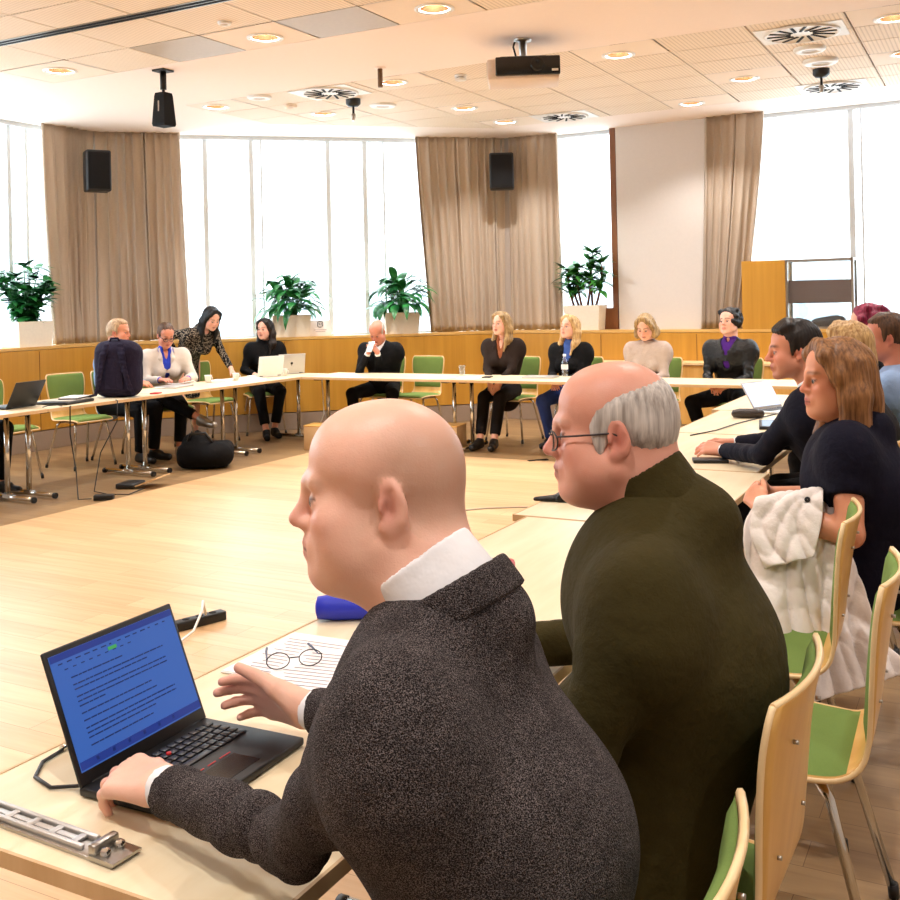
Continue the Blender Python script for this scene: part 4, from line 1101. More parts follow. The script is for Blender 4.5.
for x, y, L, lb in [(-1.165, 1.594, 1.188, 'near table under the black laptop'), (-1.17, 2.79, 1.188, 'near table before the man in the green sweater'),
                    (-1.23, 3.985, 1.19, 'right row table under the dark pouch'), (-1.28, 5.18, 1.19, 'right row table under the hands of the man in the navy suit'),
                    (-1.33, 6.375, 1.19, 'right row table under the blue tablet and the open laptop'), (-1.39, 7.57, 1.19, 'farthest table of the right row, end next to the far row')]:
    table(x, y, L, .67, R90, lb, 'tables of the right row')
# ------------------------------------------------------------ plywood chairs
PROF = [(.225, .438, .385), (.205, .452, .40), (.13, .460, .43), (.0, .455, .435), (-.10, .450, .42), (-.155, .455, .39), (-.190, .480, .365), (-.208, .525, .35), (-.218, .58, .355), (-.228, .65, .38), (-.240, .73, .405), (-.252, .80, .415), (-.264, .850, .405), (-.270, .872, .37)]
def prof(t):
    x = t*(len(PROF)-1); i = min(int(x), len(PROF)-2); f = x-i
    p = [PROF[max(0, i-1)], PROF[i], PROF[i+1], PROF[min(len(PROF)-1, i+2)]]
    return tuple(.5*(2*p[1][k]+(p[2][k]-p[0][k])*f+(2*p[0][k]-5*p[1][k]+4*p[2][k]-p[3][k])*f*f+(3*p[1][k]-p[0][k]-3*p[2][k]+p[3][k])*f**3) for k in range(3))
def shellpt(t, v, off=0, wk=1.0):
    y, z, w = prof(t); y2, z2, _ = prof(min(1, t+.01)); y1, z1, _ = prof(max(0, t-.01))
    ty, tz = y2-y1, z2-z1; l = math.hypot(ty, tz); ny, nz = -tz/l, ty/l    # towards the sitter
    if nz < 0 and t < .3: ny, nz = -ny, -nz
    ny, nz = (tz/l, -ty/l)
    bk = max(0, (z-.5)/.37); cup = .030*bk*(2*v-1)**2
    return ((2*v-1)*w/2*wk, y+cup+ny*off, z+nz*off)
def chair_proto():
    e = empty('conference_chair', 'x', 'chair')
    def shell(m):
        m.grid(lambda u, v: shellpt(u, v, 0), 44, 12)
    m = MB(); shell(m); o = m.build('shell', M['beech'], e, solid=.011, offset=0, fix=False)
    m = MB()
    for v in (0, 1):
        m.tube([shellpt(u, v, 0, 1.002) for u in np.linspace(0, 1, 40)], .0062, 6)
    m.tube([shellpt(1, v, 0) for v in np.linspace(0, 1, 12)], .0062, 6); m.tube([shellpt(0, v, 0) for v in np.linspace(0, 1, 12)], .0062, 6)
    m.build('shell_edge', M['beech_edge'], e)
    def pad(t0, t1, wk, th):
        m = MB()
        def top(u, v):
            k = min(1, min(u, 1-u)*9)**.5*min(1, min(v, 1-v)*9)**.5
            return shellpt(t0+(t1-t0)*u, v, (.006+th*k), wk)
        m.grid(top, 26, 14); m.grid(lambda u, v: shellpt(t0+(t1-t0)*u, v, .004, wk), 26, 14)
        return m
    pad(.03, .40, .95, .016).build('seat_pad', M['green'], e, fix=True)
    pad(.545, .965, .965, .014).build('back_pad', M['green'], e, fix=True)
    m = MB(); m.tube([(-.15, .15, .432), (.15, .15, .432)], .009, 8); m.tube([(-.15, -.11, .428), (.15, -.11, .428)], .009, 8)
    for s in (-1, 1): m.tube([(s*.15, .15, .432), (s*.15, -.11, .428)], .009, 8)
    m.build('seat_frame', M['chrome'], e)
    for s in (-1, 1):
        for y0, y1 in ((.14, .215), (-.10, -.225)):
            m = MB(); m.tube([(s*.155, y0, .43), (s*.17, y0+(y1-y0)*.2, .395), (s*.222, y1, .012)], .0115, 12); lg = m.build('leg', M['chrome'], e)
            m = MB(); m.tube([(s*.219, y1*.99, .035), (s*.2235, y1*1.003, .0)], .0135, 10); m.build('foot', M['black'], lg)
    for s in (-1, 1):
        for z, y in ((.60, -.229), (.79, -.259)):
            m = MB(); m.tube([(s*.1, y+.007, z), (s*.1, y-.002, z)], .0038, 8); m.build('screw', M['steel'], e)
    return e
proto = chair_proto(); used = [False]
def chair(x, y, rz, label, group=None):
    if not used[0]:
        used[0] = True; o = proto; o.location = (x, y, 0); o.rotation_euler = (0, 0, rz); o['label'] = label
    else: o = dup(proto, (x, y, 0), rz, label)
    if group: o['group'] = group
    return o
CH = 'green and plywood chairs around the tables'
chair(-.535, 1.12, R90+.02, 'plywood chair under the bald man in the tweed jacket, nearest the camera', CH)
chair(-.55, 1.79, R90-.02, 'plywood chair under the man in the green sweater', CH)
chair(-.475, 2.52, R90+.03, 'empty green chair at the right, its seat fully in view', CH)
chair(-.63, 3.12, R90+.05, 'empty green chair with its back beside the arm of the woman in navy', CH)
chair(-.40, 3.72, R90, 'chair under the woman in the navy top, cut by the right edge of the photo', CH)
chair(-.62, 4.78, R90, 'chair under the man in the navy suit', CH)
chair(-.50, 5.35, R90, 'chair under the blonde woman behind the man in navy', CH)
chair(-.40, 5.95, R90, 'chair under the grey-haired man at the right edge', CH)
chair(-.50, 6.55, R90, 'chair under the person with pinkish hair at the right', CH)
chair(-7.72, 6.12, -R90+.05, 'green chair at the left edge of the photo, behind the dark laptop', CH)
chair(-7.72, 6.98, -R90-.12, 'empty green chair left of the dark backpack, behind the black folder', CH)
chair(-7.70, 7.52, -R90+.1, 'chair under the grey-haired man behind the backpack', CH)
chair(-7.62, 8.02, -R90-.3, 'chair under the woman in the white blazer', CH)
chair(-7.68, 8.75, -R90-.15, 'empty green chair before the standing woman in the patterned dress', CH)
chair(-7.60, 9.58, -R90-.75, 'chair under the dark-haired woman in black at the row corner', CH)
chair(-6.20, 9.92, math.pi+.05, 'chair under the bald man looking at his phone', CH)
chair(-5.70, 9.90, math.pi-.05, 'empty green chair right of the man with a phone', CH)
chair(-4.56, 9.95, math.pi-.1, 'green chair under the woman in the brown outfit', CH)
chair(-3.84, 9.95, math.pi, 'chair under the blonde woman in the denim shirt', CH)
chair(-3.01, 9.95, math.pi, 'chair under the woman in the grey sweater', CH)
chair(-2.22, 9.95, math.pi, 'chair under the man in the leather jacket', CH)
chair(-7.74, 5.45, -R90, 'chair under the person cut off by the left edge of the photo', CH)
# ------------------------------------------------------------ people
HM = dict(grey=hairmat('hair_grey', (150, 140, 132), (226, 218, 210)), blond=hairmat('hair_blond', (150, 108, 62), (222, 186, 128)), brownblond=hairmat('hair_brown_blond', (96, 60, 34), (168, 118, 72)),
          dark=hairmat('hair_dark', (14, 10, 9), (40, 28, 22)), black=hairmat('hair_black', (8, 7, 8), (26, 22, 22)), darkblond=hairmat('hair_dark_blond', (112, 84, 50), (190, 156, 104)),
          brown=hairmat('hair_brown', (50, 32, 22), (104, 72, 48)), pink=hairmat('hair_pink', (96, 16, 48), (168, 48, 84)), sandy=hairmat('hair_sandy', (140, 106, 74), (204, 172, 134)))
CL = dict(tweed=cloth('tweed', (27, 22, 22), .9, 'tweed', (140, 128, 126), .8), tweed_plain=None,
          olive=cloth('olive_knit', (54, 46, 17), .9, 'knit', wrinkle=.6), navy=cloth('navy_top', (13, 11, 30), .85, wrinkle=.5), navy_suit=cloth('navy_suit', (14, 14, 30), .8, wrinkle=.5),
          black=cloth('black_cloth', (9, 8, 10), .85, wrinkle=.6), black_suit=cloth('black_suit', (10, 10, 14), .8, wrinkle=.6), leather=cloth('black_leather', (9, 8, 9), .42, wrinkle=.9, spec=.35),
          purple=cloth('purple_shirt', (72, 24, 120), .7, wrinkle=.5), white=cloth('white_shirt', (236, 234, 236), .8, wrinkle=.25), blazer=cloth('cream_blazer', (214, 202, 190), .85, wrinkle=.35),
          blue=cloth('blue_shirt', (44, 66, 190), .75, wrinkle=.4), denim=cloth('denim_shirt', (58, 84, 150), .8, 'knit', wrinkle=.5), grey=cloth('grey_sweater', (176, 158, 146), .9, 'knit', wrinkle=.5),
          brown=cloth('brown_suit', (40, 28, 22), .85, wrinkle=.5), dots=cloth('patterned_dress', (20, 18, 18), .85, 'dots', (176, 160, 140), .3), trouser=cloth('dark_trousers', (12, 11, 14), .85, wrinkle=.6),
          beige=cloth('beige_trousers', (150, 118, 88), .9, wrinkle=.5), jeans=cloth('blue_jeans', (46, 66, 128), .85, 'knit', wrinkle=.6), lightblue=cloth('light_blue_shirt', (150, 176, 214), .8, wrinkle=.4),
          charcoal=cloth('charcoal_top', (40, 38, 40), .85, wrinkle=.5), olive_trouser=cloth('dark_green_trousers', (30, 34, 26), .85, wrinkle=.5))
FARH = dict(hh=.0072, h=.012, handh=.006, hairh=.0075)
SHOE = M['black']
# -- the bald man in the tweed jacket, nearest the camera
J1 = dict(hip=(0, .062, .56), c7=(.02, .085, 1.130), head=(.016, .195, 1.249), hrot=(29, -3, 0), hsc=.945, sw=.19, bw=.150, bd=.74, hunch=(0, -.06, 0), twist=4,
          shL=(-.150, .080, 1.045), shR=(.205, .160, 1.03), elL=(-.035, .305, .795), elR=(.36, .34, .80), wrL=(.03, .606, .782), wrR=(.355, .575, .784), neck=.06,
          hL=dict(d=(.16, 1, -.10), back=(-.25, .25, 1), curls=[(.30, .75, .5), (.32, .8, .5), (.36, .85, .55), (.42, .85, .55)], thumb_open=.5, sc=1.06),
          hR=dict(d=(.10, 1, .06), back=(1, -.05, .30), curls=[(.20, .36, .25), (.22, .38, .27), (.24, .42, .3), (.28, .46, .32)], thumb_open=.55, thumbcurl=.1, sc=1.10, spread=.015),
          hh=.0036, handh=.0032, h=.008, skin=(240, 196, 174),
          style=dict(brow=(186, 138, 104), browk=.6, buzz=.5, buzzc=(166, 136, 112), face=dict(jaw=.99, nose=1.0, fat=.15, ear=1.06, eary=-.022, open=.0036), iris=(90, 80, 70), neck=.063, flush=(214, 118, 104), gaze=(0, 1, -.05)),
          top=dict(mat=CL['tweed'], grow=.020, name='tweed_jacket', fold=.009, ff=14, hv=.0075, cuff=.92, hem=.08, neck='v', vd=.30, vw=.7, vf=.035, armr=.98), shirt=dict(mat=CL['white']),
          collar=dict(mat=CL['white'], at=(.016, .112, 1.140), axis=(-.04, .60, .80), w=.040, r=.073, dn=.02, fwd=(0, 1, -.1)),
          jcollar=dict(at=(.020, .088, 1.124), axis=(-.02, .52, .86), w=.022, r=.081),
          legs=dict(mat=CL['trouser']), shoes=SHOE, ankL=(-.10, .52, .085), ankR=(.10, .50, .085))
person('bald man in a grey tweed jacket with white collar, hands at the black laptop', (-.52, 1.12, 0), R90, J1)
# -- the man in the green sweater
J2 = dict(hip=(0, .025, .56), c7=(.02, -.035, 1.125), head=(.0, .085, 1.250), hrot=(20, -3, 0), hsc=1.0, sw=.20, bw=.170, bd=.78, belly=.02, hunch=(0, -.045, 0),
          elL=(-.26, .05, .78), shL=(-.180, -.025, 1.02), shR=(.21, .02, 1.03), wrL=(-.12, .40, .76), wrR=(.16, .42, .76), hh=.0038, h=.009, skin=(228, 170, 148),
          style=dict(brow=(176, 150, 130), browk=.4, face=dict(jaw=1.06, nose=1.02, fat=.7, ear=1.12, tired=True, open=.0034), neck=.062, flush=(196, 88, 76), lip=(176, 92, 84), gaze=(0, 1, -.05)),
          hair=('fringe', HM['grey']), hairh=.0038, collar=dict(mat=CL['olive'], name='turtleneck_collar', at=(.012, .004, 1.140), axis=(-.03, .50, .86), w=.052, r=.077, dn=.03, fwd=(0, .05, -1)),
          glasses=dict(mat=plain('spectacle_frame', (54, 38, 34), .35), r=.0016),
          top=dict(mat=CL['olive'], grow=.022, name='green_sweater', fold=.006, ff=12, hv=.009, roll=.03, armr=1.08, hem=.08, lat=.078),
          legs=dict(mat=CL['olive_trouser']), shoes=SHOE, ankL=(-.1, .46, .085), ankR=(.1, .48, .085))
person('elderly man with grey side hair and glasses in a dark green sweater', (-.545, 1.80, 0), R90, J2)
# -- the woman in navy with the white jacket on her lap
J3 = dict(fem=True, hip=(0, .03, .57), c7=(.0, .0, 1.075), head=(-.02, .085, 1.205), hrot=(30, -3, 0), hsc=1.0, sw=.165, bw=.150, bd=.86, belly=.03,
          wrL=(-.20, .30, .80), wrR=(.02, .33, .80), elL=(-.26, .02, .745), elR=(.25, .06, .76), bare=True, hh=.0045, handh=.0045, h=.009, skin=(220, 156, 122),
          hL=dict(d=(.62, .55, .38), back=(-.6, .5, .5), curl=(.6, .8, .5), thumb_open=.5), hR=dict(d=(-.75, .35, .25), back=(.3, .7, .5), curl=(.6, .9, .5), thumb_open=.5),
          style=dict(brow=(120, 84, 60), face=dict(jaw=1.0, nose=.95, fat=.5, noears=True, open=.0045), lip=(180, 78, 74), flush=(202, 104, 82), neck=.052, gaze=(0, 1, .05)),
          hair=('longside', HM['brownblond']), hairh=.0048,
          top=dict(mat=CL['navy'], grow=.020, name='navy_top', short=.58, fold=.006, hv=.009, hem=.07, neck='v', vd=.20, vw=.8, armr=1.06),
          legs=dict(mat=CL['beige']), shoes=SHOE)
person('woman with long brown-blonde hair in a navy short-sleeved top, hands folded', (-.40, 3.66, 0), R90, J3)
# -- the man in the navy suit
J4 = dict(hip=(0, .0, .56), c7=(.0, .045, 1.09), head=(0, .145, 1.238), hrot=(20, -4, 0), hsc=.99, sw=.185, bw=.145, hunch=(0, -.04, 0),
          wrL=(.13, .50, .765), wrR=(.36, .50, .765), elL=(-.10, .27, .79), elR=(.34, .25, .80), hh=.0052, handh=.005, h=.010, skin=(214, 150, 122),
          hL=dict(d=(.25, 1, .05), back=(-.6, 0, .8), curl=(.25, .4, .3), thumb_open=.5), hR=dict(d=(-.1, 1, .02), back=(.5, 0, .85), curl=(.3, .4, .3)),
          style=dict(brow=(40, 28, 24), face=dict(jaw=.98, nose=1.08), stubble=.3, stubblec=(120, 90, 80)),
          hair=('swept', HM['dark']), hairh=.0055, shirt=dict(mat=CL['white']),
          top=dict(mat=CL['navy_suit'], grow=.018, name='suit_jacket', neck='v', vd=.30, cuff=.93), legs=dict(mat=CL['trouser']), shoes=SHOE)
person('dark-haired man in a navy suit, forearms resting on the right row table', (-.66, 4.74, 0), R90, J4)
J5 = dict(fem=True, hip=(0, .0, .56), c7=(0, .03, 1.09), head=(0, .09, 1.225), hrot=(-12, 0, 0), hair=('long', HM['blond']), top=dict(mat=CL['charcoal'], name='top'), legs=dict(mat=CL['trouser']), shoes=SHOE, wrL=(-.1, .42, .76), wrR=(.1, .42, .76), **FARH)
person('blonde woman mostly hidden behind the woman in navy', (-.565, 5.33, 0), R90, J5)
J6 = dict(hip=(0, .0, .56), c7=(0, .02, 1.09), head=(0, .085, 1.245), hrot=(10, -4, 0), skin=(206, 138, 112), style=dict(brow=(80, 60, 48), face=dict(nose=1.05)), hair=('short', HM['brown']), top=dict(mat=CL['lightblue'], name='shirt', roll=.02, grow=.012), legs=dict(mat=CL['trouser']), shoes=SHOE,
          wrL=(-.12, .40, .76), wrR=(.12, .40, .76), **FARH)
person('man with short brown hair in a pale shirt at the right edge of the photo', (-.44, 5.86, 0), R90, J6)
J7 = dict(fem=True, hip=(0, .0, .58), c7=(0, .02, 1.14), head=(0, .07, 1.285), hair=('wavy', HM['pink']), top=dict(mat=CL['black'], name='top'), legs=dict(mat=CL['trouser']), shoes=SHOE, wrL=(-.12, .40, .76), wrR=(.12, .40, .76), **FARH)
person('person with dark pinkish hair, only the hair showing behind the man at the right edge', (-.62, 6.50, 0), R90, J7)
# -- far row, facing the camera
def far(label, x, y, rz, **kw): J = dict(FARH); J.update(kw); return person(label, (x, y, 0), rz, J)
far('bald man in a black suit reading his phone', -6.10, 9.87, math.pi+.15, hip=(0, 0, .55), c7=(0, .10, 1.05), head=(0, .20, 1.165), hrot=(0, -38, 0), sw=.185, bw=.155, belly=.02, style=dict(browk=.3, face=dict(fat=.5)), skin=(206, 142, 118),
    wrL=(-.055, .33, .945), wrR=(.055, .33, .945), epole=(.6, -.2, -1), hL=dict(d=(.45, .35, .75), back=(-.9, .25, .4), curl=(.5, .6, .4)), hR=dict(d=(-.45, .35, .75), back=(.9, .25, .4), curl=(.5, .6, .4)),
    hair=('fringe', HM['grey']), shirt=dict(mat=CL['white']), top=dict(mat=CL['black_suit'], neck='v', vd=.32, cuff=.88, name='suit_jacket'), legs=dict(mat=CL['trouser']), shoes=SHOE, knL=(-.26, .42, .50), knR=(.22, .42, .50), ankL=(-.20, .44, .085), ankR=(.16, .44, .085))
far('woman with long dark blonde hair in a brown outfit, hands between her knees', -4.60, 9.86, math.pi+.10, fem=True, hip=(0, 0, .55), c7=(0, .05, 1.09), head=(0, .11, 1.235), hrot=(-22, 2, 0), hair=('long', HM['darkblond']),
    wrL=(-.05, .36, .64), wrR=(.05, .36, .64), hL=dict(d=(.2, .5, -.8), back=(-.6, .7, .3)), hR=dict(d=(-.2, .5, -.8), back=(.6, .7, .3)), shirt=dict(mat=cloth('rust_blouse', (150, 86, 52), .8), open=.03), top=dict(mat=CL['brown'], neck='v', vd=.2, cuff=.9, name='brown_jacket', hem=.12), legs=dict(mat=cloth('dark_brown_trousers', (22, 17, 16), .85), end=.14), shoes=SHOE,
    knL=(-.085, .44, .50), knR=(.085, .44, .50), ankL=(-.075, .62, .085), ankR=(.075, .62, .085))
far('woman with long fair hair in a denim shirt and black jacket', -3.85, 9.87, math.pi-.05, fem=True, hip=(0, 0, .55), c7=(0, .02, 1.045), head=(0, .06, 1.19), hrot=(-16, 8, 0), hair=('long', HM['blond']),
    wrL=(-.04, .34, .66), wrR=(.05, .34, .66), shirt=dict(mat=CL['denim'], open=.004), top=dict(mat=CL['black'], neck='v', vd=.40, vw=1.15, cuff=.9, name='black_jacket'), legs=dict(mat=CL['jeans']), shoes=SHOE, knL=(-.16, .42, .50), ankL=(-.16, .42, .085), ankR=(.12, .30, .085))
far('woman with blonde bob in a grey sweater looking down', -3.03, 9.87, math.pi, fem=True, hip=(0, 0, .55), c7=(0, .08, 1.06), head=(0, .165, 1.195), hrot=(0, -28, 0), hair=('bob', HM['darkblond']),
    wrL=(-.06, .36, .68), wrR=(.06, .36, .68), top=dict(mat=CL['grey'], name='grey_sweater', roll=.02, fold=.005, armr=1.0), legs=dict(mat=CL['black']), shoes=SHOE)
far('man with dark wavy hair in a black leather jacket and purple shirt', -2.24, 9.87, math.pi-.12, hip=(0, 0, .55), c7=(0, .02, 1.07), head=(0, .06, 1.225), hrot=(-10, 9, 4), sw=.182, bw=.152, hair=('wavy', HM['black']), style=dict(brow=(30, 22, 20), browk=.9),
    wrL=(-.08, .36, .66), wrR=(.06, .36, .66), shirt=dict(mat=CL['purple'], open=.016), top=dict(mat=CL['leather'], neck='v', vd=.30, vw=1.05, cuff=.94, name='leather_jacket', fold=.007, ff=20, armr=1.0), legs=dict(mat=CL['trouser']), shoes=SHOE, knL=(-.22, .42, .50), knR=(.24, .42, .50))
# -- left row
far('grey-haired man in a light blue shirt behind the dark backpack', -7.72, 7.36, -R90+.12, hip=(0, 0, .56), c7=(0, .05, 1.09), head=(0, .115, 1.25), hrot=(12, -3, 0), hair=('short', HM['sandy']), style=dict(brow=(150, 120, 90), browk=.5), skin=(214, 150, 118),
    wrL=(-.03, .37, .76), wrR=(.12, .40, .76), top=dict(mat=CL['lightblue'], name='shirt', roll=.02, grow=.012), legs=dict(mat=CL['trouser']), shoes=SHOE)
far('woman with tied brown hair and glasses in a cream blazer and blue shirt', -7.62, 7.99, -R90-.62, fem=True, skin=(212, 148, 122), hip=(0, 0, .56), c7=(0, .06, 1.07), head=(0, .14, 1.20), hrot=(10, -26, 0), hair=('bun', HM['brown']), glasses=dict(mat=M['black'], r=.0028),
    wrL=(-.16, .38, .765), wrR=(.10, .38, .765), shirt=dict(mat=CL['blue'], open=.03), top=dict(mat=CL['blazer'], neck='v', vd=.40, vw=1.2, cuff=.92, name='cream_blazer', armr=1.15), legs=dict(mat=CL['black'], end=.16), shoes=M['steel'],
    sw=.175, knR=(.10, .46, .58), ankR=(-.20, .74, .40), footR=(-.10, .12, -.06), knL=(-.08, .44, .50), ankL=(-.05, .46, .085))
far('woman in a black and white patterned dress, standing and bending over the table', -7.98, 8.72, -R90-.15, fem=True, hip=(0, .0, .90), c7=(0, .30, 1.27), head=(0, .44, 1.355), hrot=(-12, -30, 0), hair=('long', HM['black']),
    wrL=(-.24, .46, .80), wrR=(.16, .02, 1.0), elR=(.30, .0, 1.19), elL=(-.22, .32, 1.0), top=dict(mat=CL['dots'], name='patterned_dress', grow=.012, skirt=((0, .0, .48), .15, .20), hem=.0, fold=.003),
    shoes=SHOE, knL=(-.1, .04, .48), knR=(.1, .04, .48), ankL=(-.1, .0, .085), ankR=(.1, .0, .085))
far('dark-haired woman in black seated at the corner of the rows', -7.58, 9.58, -R90-.72, fem=True, hip=(0, 0, .55), c7=(0, .06, 1.07), head=(0, .12, 1.205), hrot=(-42, -2, 0), hair=('long', HM['dark']),
    wrL=(-.20, .34, .77), wrR=(.16, .32, .70), top=dict(mat=CL['black'], name='black_top', roll=.015), legs=dict(mat=CL['black'], end=.18), shoes=M['black_matte'], knL=(-.10, .44, .51), knR=(.14, .44, .51), ankL=(-.02, .46, .085), ankR=(.10, .62, .085))
far('person cut off by the left edge, only a dark trouser knee showing', -7.72, 5.50, -R90, hip=(0, 0, .56), c7=(0, .03, 1.08), hair=('short', HM['dark']), top=dict(mat=CL['black'], name='top'), legs=dict(mat=CL['black']), shoes=SHOE, wrL=(-.12, .40, .76), wrR=(.12, .40, .76),
    knL=(-.22, .52, .53), knR=(.10, .50, .53), ankL=(-.20, .50, .085))
# ------------------------------------------------------------ things on the tables and the floor
TT = TZ-.002
M['screen_blue'] = plain('screen_blue', (20, 40, 90), .3, var=0, emit=(62, 108, 190), estr=.6)
M['screen_white'] = plain('screen_white', (120, 130, 150), .3, var=0, emit=(225, 235, 250), estr=.9)
M['screen_steel'] = plain('screen_steel', (60, 80, 110), .3, var=0, emit=(96, 128, 176), estr=.7)
M['screen_ink'] = plain('screen_ink', (14, 24, 60), .4, var=0, emit=(20, 40, 100), estr=.5)
M['screen_bar'] = plain('screen_bar', (14, 26, 70), .4, var=0, emit=(24, 50, 128), estr=.8)
M['screen_green'] = plain('screen_green', (40, 110, 60), .4, var=0, emit=(60, 150, 80), estr=.7)
M['keys'] = plain('black_keys', (26, 25, 27), .4, var=0)
def laptop(x, y, rz, w, d, tilt, body, screen, label, z=TT, keyboard=True, lidmat=None):
    """user sits on the -Y side; the lid hinges at +Y and leans back by tilt degrees"""
    e = empty('laptop', label, 'laptop', (x, y, z), rz)
    m = MB(); m.box((0, 0, .009), (w, d, .014), None, .004); m.build('base', M[body], e)
    lid = MB(); lid.box((0, 0, d*.49), (w, .007, d*.98), None, .003); lid = lid.build('lid', M[lidmat or body], e)
    lid.location = (0, d/2-.004, .014); lid.rotation_euler = (-math.radians(tilt), 0, 0)
    m = MB(); m.box((0, -.0042, d*.515), (w-.016, .001, d*.84)); m.build('screen', M[screen], lid)
    m = MB()
    for s in (-1, 1): m.tube([(s*w*.36-.02, d/2-.003, .014), (s*w*.36+.02, d/2-.003, .014)], .005, 8)
    m.build('hinge', M['black'], e)
    if keyboard:
        m = MB(); n = 14; kw = (w-.04)/n
        for r in range(5):
            for c in range(n):
                if r == 0 and 3 < c < 9:
                    if c == 4: m.box((-(w-.04)/2+kw*6.5, d*.02, .0175), (kw*4.9, d*.066, .003), None, .0012)
                    continue
                m.box((-(w-.04)/2+kw*(c+.5), d*.02+r*d*.083, .0175), (kw*.82, d*.066, .003), None, .0012)
        m.build('keyboard', M['keys'], e)
    return e, lid
L1, lid1 = laptop(-1.205, 1.322, R90+.03, .305, .225, 22, 'black', 'screen_blue', 'open black laptop with a blue document screen on the near table')
w, d = .305, .225
m = MB(); y0 = -.0052
def strip(m, x0, x1, z, h): m.box(((x0+x1)/2, y0, z), (x1-x0, .0005, h))
zt = d*.515+d*.42
m.box((0, y0, zt-.006), (w-.017, .0005, .011)); m.build('title_bar', M['screen_bar'], lid1)
m = MB(); m.box((0, y0, d*.515-d*.42+.009), (w-.017, .0005, .013)); m.build('task_bar', M['screen_bar'], lid1)
m = MB(); strip(m, -.022, -.002, zt-.024, .006); m.build('green_button', M['screen_green'], lid1)
m = MB(); rs = random.Random(5)
for k in range(14): x = -.13+.019*k; strip(m, x, x+rs.uniform(.004, .012), zt-.017, .0022)
for k in range(9): x = -.12+.018*k; strip(m, x, x+.007, zt-.028, .0018)
zz = zt-.044
for n_lines in (1, 2, 3, 1, 1, 3, 1):
    for q in range(n_lines):
        x = -.112; end = .10 if q < n_lines-1 or n_lines > 1 and rs.random() < .3 else rs.uniform(-.06, .06)
        while x < end:
            ww = rs.uniform(.006, .020); strip(m, x, min(end, x+ww), zz, .0022); x += ww+.0022
        zz -= .0078
    zz -= .0045
m.build('screen_text', M['screen_ink'], lid1)
m = MB()
for k in range(6): strip(m, -.11+.036*k, -.104+.036*k, d*.515-d*.42+.010, .006)
m.build('task_icon_row', M['screen_ink'], lid1)
m = MB(); m.lathe([(.0045, .016), (.0045, .022), (.001, .023)], (-.004, .058, 0), 12, cap=True); m.build('red_pointing_stick', M['red'], L1, fix=False)
m = MB(); m.box((0, -.066, .0163), (.098, .055, .001), None, 0); m.build('touchpad', M['black_shiny'], L1)
m = MB()
for k in (-1, 1): m.box((k*.034, -.031, .0172), (.028, .002, .001))
m.box((0, -.031, .0172), (.02, .002, .001)); m.build('red_button_lines', M['red'], L1)
m = MB(); m.box((-.118, -.094, .0166), (.016, .0035, .0008), rotz(.0)); m.lathe([(.003, .0163), (.003, .0172), (.0005, .0174)], (-.127, -.090, 0), 10, cap=True); m.build('badge', M['red'], L1)
def flat(name, label, cat, x, y, rz, w, d, h, mat, bev=0, z=TT):
    m = MB(); m.box((0, 0, h/2), (w, d, h), None, bev); o = m.build(name, M[mat], loc=(x, y, z), rz=rz); tag(o, label, cat); return o
def paper_stack(x, y, rz, label, n, seed, w=.21, d=.297, z=TT):
    e = empty('paper', label, 'paper', (x, y, z), rz); rs = random.Random(seed); m = MB()
    for k in range(n): m.box((rs.uniform(-.004, .004), rs.uniform(-.004, .004), .0012+.0016*k), (w, d, .0011), rotz(rs.uniform(-.02, .02)))
    m.build('sheets', M['paper'], e)
    m = MB()
    for k in range(13): m.box((rs.uniform(-.012, 0), d/2-.04-.018*k, .0016*n+.0008), (w*rs.uniform(.5, .78), .0022, .0004))
    m.build('print', M['ink'], e)
    return e
paper_stack(-1.372, 1.835, .05, 'stack of printed papers by the inner table edge, under the near one', 3, 1, .215, .27)
pz = paper_stack(-1.265, 1.775, .16, 'printed papers lying nearer the man in tweed, with the spectacles on top', 4, 2, .20, .25, TT+.0062)
e = empty('spectacles', 'folded dark thin-rimmed spectacles lying on the printed papers', 'glasses', (-1.325, 1.755, TT+.0140), .75)
m = MB()
for s in (-1, 1): m.tube([(s*.034+.024*math.cos(a), 0, .018+.017*math.sin(a)) for a in np.linspace(0, 2*math.pi, 20)], .0012, 6)
m.tube([(-.010, 0, .022), (.010, 0, .022)], .0014, 6); m.build('frame', M['black'], e)
for s in (-1, 1):
    m = MB(); m.tube([(s*.058, 0, .024), (s*.055, .03*1.0, .014), (s*.050, .105, .006), (s*.046, .135, .003)], [.0014, .0014, .0026, .0028], 6); m.build('temple', plain('temple_navy', (24, 26, 70), .4), e)
m = MB(); m.tube([(-.075, 0, .031), (-.070, 0, .031), (-.03, 0, .031), (.03, 0, .031), (.070, 0, .031), (.075, 0, .031)], [.012, .027, .031, .031, .027, .012], 20)
m.bm.verts.ensure_lookup_table()
o = m.build('spectacle_case', M['blue_case'], loc=(-1.435, 2.115, TT), rz=math.radians(30)); tag(o, 'bright blue rounded case lying beyond the papers', 'case')
# metal bar with end bracket
e = empty('metal_bar', 'flat ribbed silver metal bar lying across the end of the near table', 'metal bar', (-1.268, 1.066, TT), -.04)
m = MB(); m.box((0, 0, .003), (.33, .048, .006), None, .001); m.build('plate', M['steel'], e)
m = MB()
for s in (-1, 1): m.box((-.03, s*.014, .009), (.25, .008, .008), None, .002)
m.box((-.03, 0, .008), (.20, .010, .004), None, .001)
for k in range(5): m.box((-.13+.05*k, 0, .009), (.012, .034, .005), None, .001)
m.build('rib', M['silver'], e)
m = MB(); m.box((.145, 0, .007), (.05, .052, .004)); m.box((.122, 0, .014), (.014, .046, .018), None, .003); m.build('end_bracket', M['steel'], e)
for s in (-1, 1):
    m = MB(); m.lathe([(.008, .008), (.008, .016), (.004, .019), (.001, .019)], (.140, s*.013, 0), 10); m.build('bolt', M['chrome'], e, fix=False)
